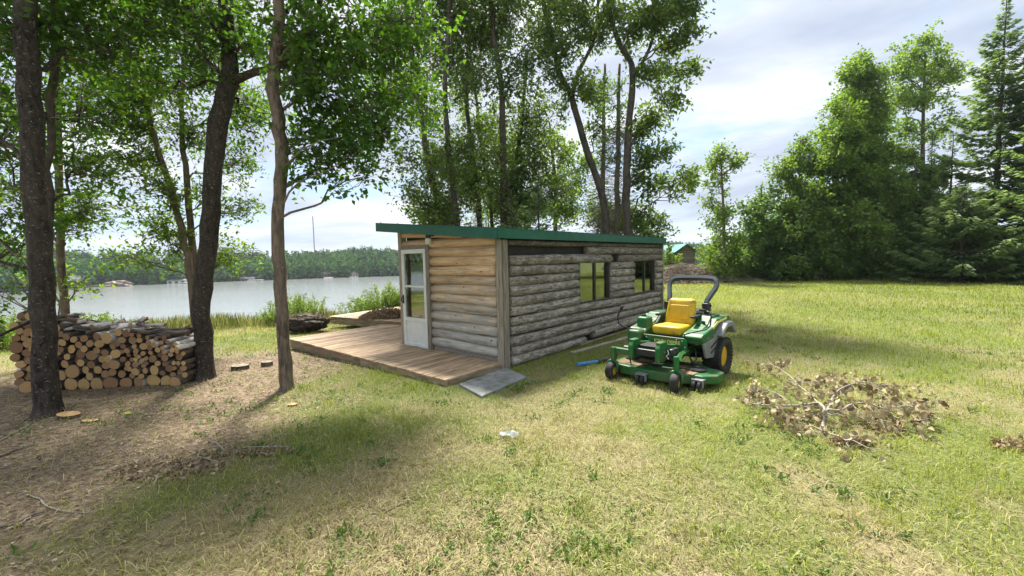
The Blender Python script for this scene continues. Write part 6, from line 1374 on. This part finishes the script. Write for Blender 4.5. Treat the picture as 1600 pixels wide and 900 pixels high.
def outcrop():
    q_, z_ = far_pt(186, 446, 2); CLEAR.append((q_[0], q_[1], 11)); bm = bmesh.new(); bmesh.ops.create_icosphere(bm, subdivisions=4, radius=1)
    for v_ in bm.verts:
        p = v_.co.copy(); k = 1+.5*(vnoise(p.x*2+5, p.y*2+p.z*3, 1.4, 3)-.5)+.2*(vnoise(p.x*6+5, p.y*6+p.z*7, 1.4, 5)-.5); v_.co = Vector((p.x*6.5*k, p.y*3.5*k, p.z*2.3*k))
    o = MB().bm(bm).build('rock_outcrop', M['rock'], None, (q_[0], q_[1], WATER+.2), sm=False); props(o, 'bare pinkish rock outcrop at the water edge across the lake', 'rock')
outcrop()
def mast():
    q_, z_ = far_pt(482, 436, 40); Yd = q_[1]; top = AT(481.5, 338, Yd)[2]; root = thing('radio_mast', 'thin tall radio mast rising above the far forest', 'mast', (q_[0], q_[1], z_)); H = top-z_; m_ = MB()
    for k in range(3):
        a = 2*PI*k/3; m_.tube([(math.cos(a)*.35, math.sin(a)*.35, 0), (math.cos(a)*.25, math.sin(a)*.25, H)], .09, 4)
    n = 26
    for k in range(n):
        z0 = H*k/n; z1 = H*(k+1)/n
        for j in range(3): a = 2*PI*j/3; b = 2*PI*(j+1)/3; m_.tube([(math.cos(a)*.33, math.sin(a)*.33, z0), (math.cos(b)*.33, math.sin(b)*.33, z1)], .04, 3)
    m_.build('lattice', M['far_grey'], root)
mast()
# pines standing above the forest line
for k, (px_, dd_, hh_, rr_, lab) in enumerate([(28, 45, 10.5, 2.6, 'broad dark pine above the forest line at the far left'), (163, 50, 14.5, 1.1, 'narrow spire-topped spruce above the far forest right of the thick birch'), (200, 45, 12.5, 2.6, 'wide pine above the far forest between the left trunks'), (232, 40, 11.5, 2.2, 'second wide pine above the far forest behind the thin leaning stems'),
        (395, 55, 14., 3.0, 'round-topped pine standing clear of the far forest left of the slim trunk'), (449, 50, 12.5, 2.6, 'dark pine on the skyline just right of the slim trunk'), (420, 60, 11., 1.4, 'narrow spruce on the skyline at the left of the slim trunk'), (490, 60, 11.5, 2.2, 'pine on the skyline beside the radio mast'), (551, 60, 11., 1.2, 'narrow dead-looking spruce on the skyline above the white house'), (619, 50, 11., 2.2, 'pine on the skyline next to the cabin roof'), (1056, 50, 11.5, 2.0, 'pine on the skyline right of the end of the cabin roof')]):
    q_, z_ = far_pt(px_, 440, dd_); base = (q_[0], q_[1], z_); root = thing('pine_tree', lab, 'tree', base); fo = Fol(); n = 420; tt = rng.random(n); a = rng.random(n)*2*PI; lay = np.floor(tt*7)/7+.04*rng.random(n)
    narrow = rr_ < 1.6; rad = ((1-tt)**.9*rr_ if narrow else rr_*(.35+.65*np.sin(np.clip(lay, .05, 1)*PI)**.5))*rng.random(n)**.5; z = (tt if narrow else .35+.65*lay)*hh_
    fo.leaves(np.stack([np.cos(a)*rad, np.sin(a)*rad, z], 1), np.stack([np.cos(a), np.sin(a), .1+0*a], 1), rnd_dirs(n, 1.6), .8, .4); fo.twig([(0, 0, 0), (0, 0, hh_*.6), (0, 0, hh_*.98)], [.22, .15, .05], 6)
    t_ = link('crown', fo.mesh('crown', [M['leaf_farpine']], M['bark_dark']), root); t_['kind'] = 'stuff'
far_forest()

# ------------------------------------------------------------------ air
def haze():
    m = bpy.data.materials.new('haze'); m.use_nodes = True; n = NT(m.node_tree); n.n.clear(); out = n('ShaderNodeOutputMaterial')
    v = n('ShaderNodeVolumePrincipled', i={'Color': (.80, .88, 1.), 'Density': HAZE, 'Anisotropy': .3}); n.l.new(v.outputs[0], out.inputs['Volume'])
    mb = MB(); mb.box(-470, 470, -70, 560, -12, 42); o = mb.build('haze', m); o['kind'] = 'stuff'
HAZE = .0002
haze()
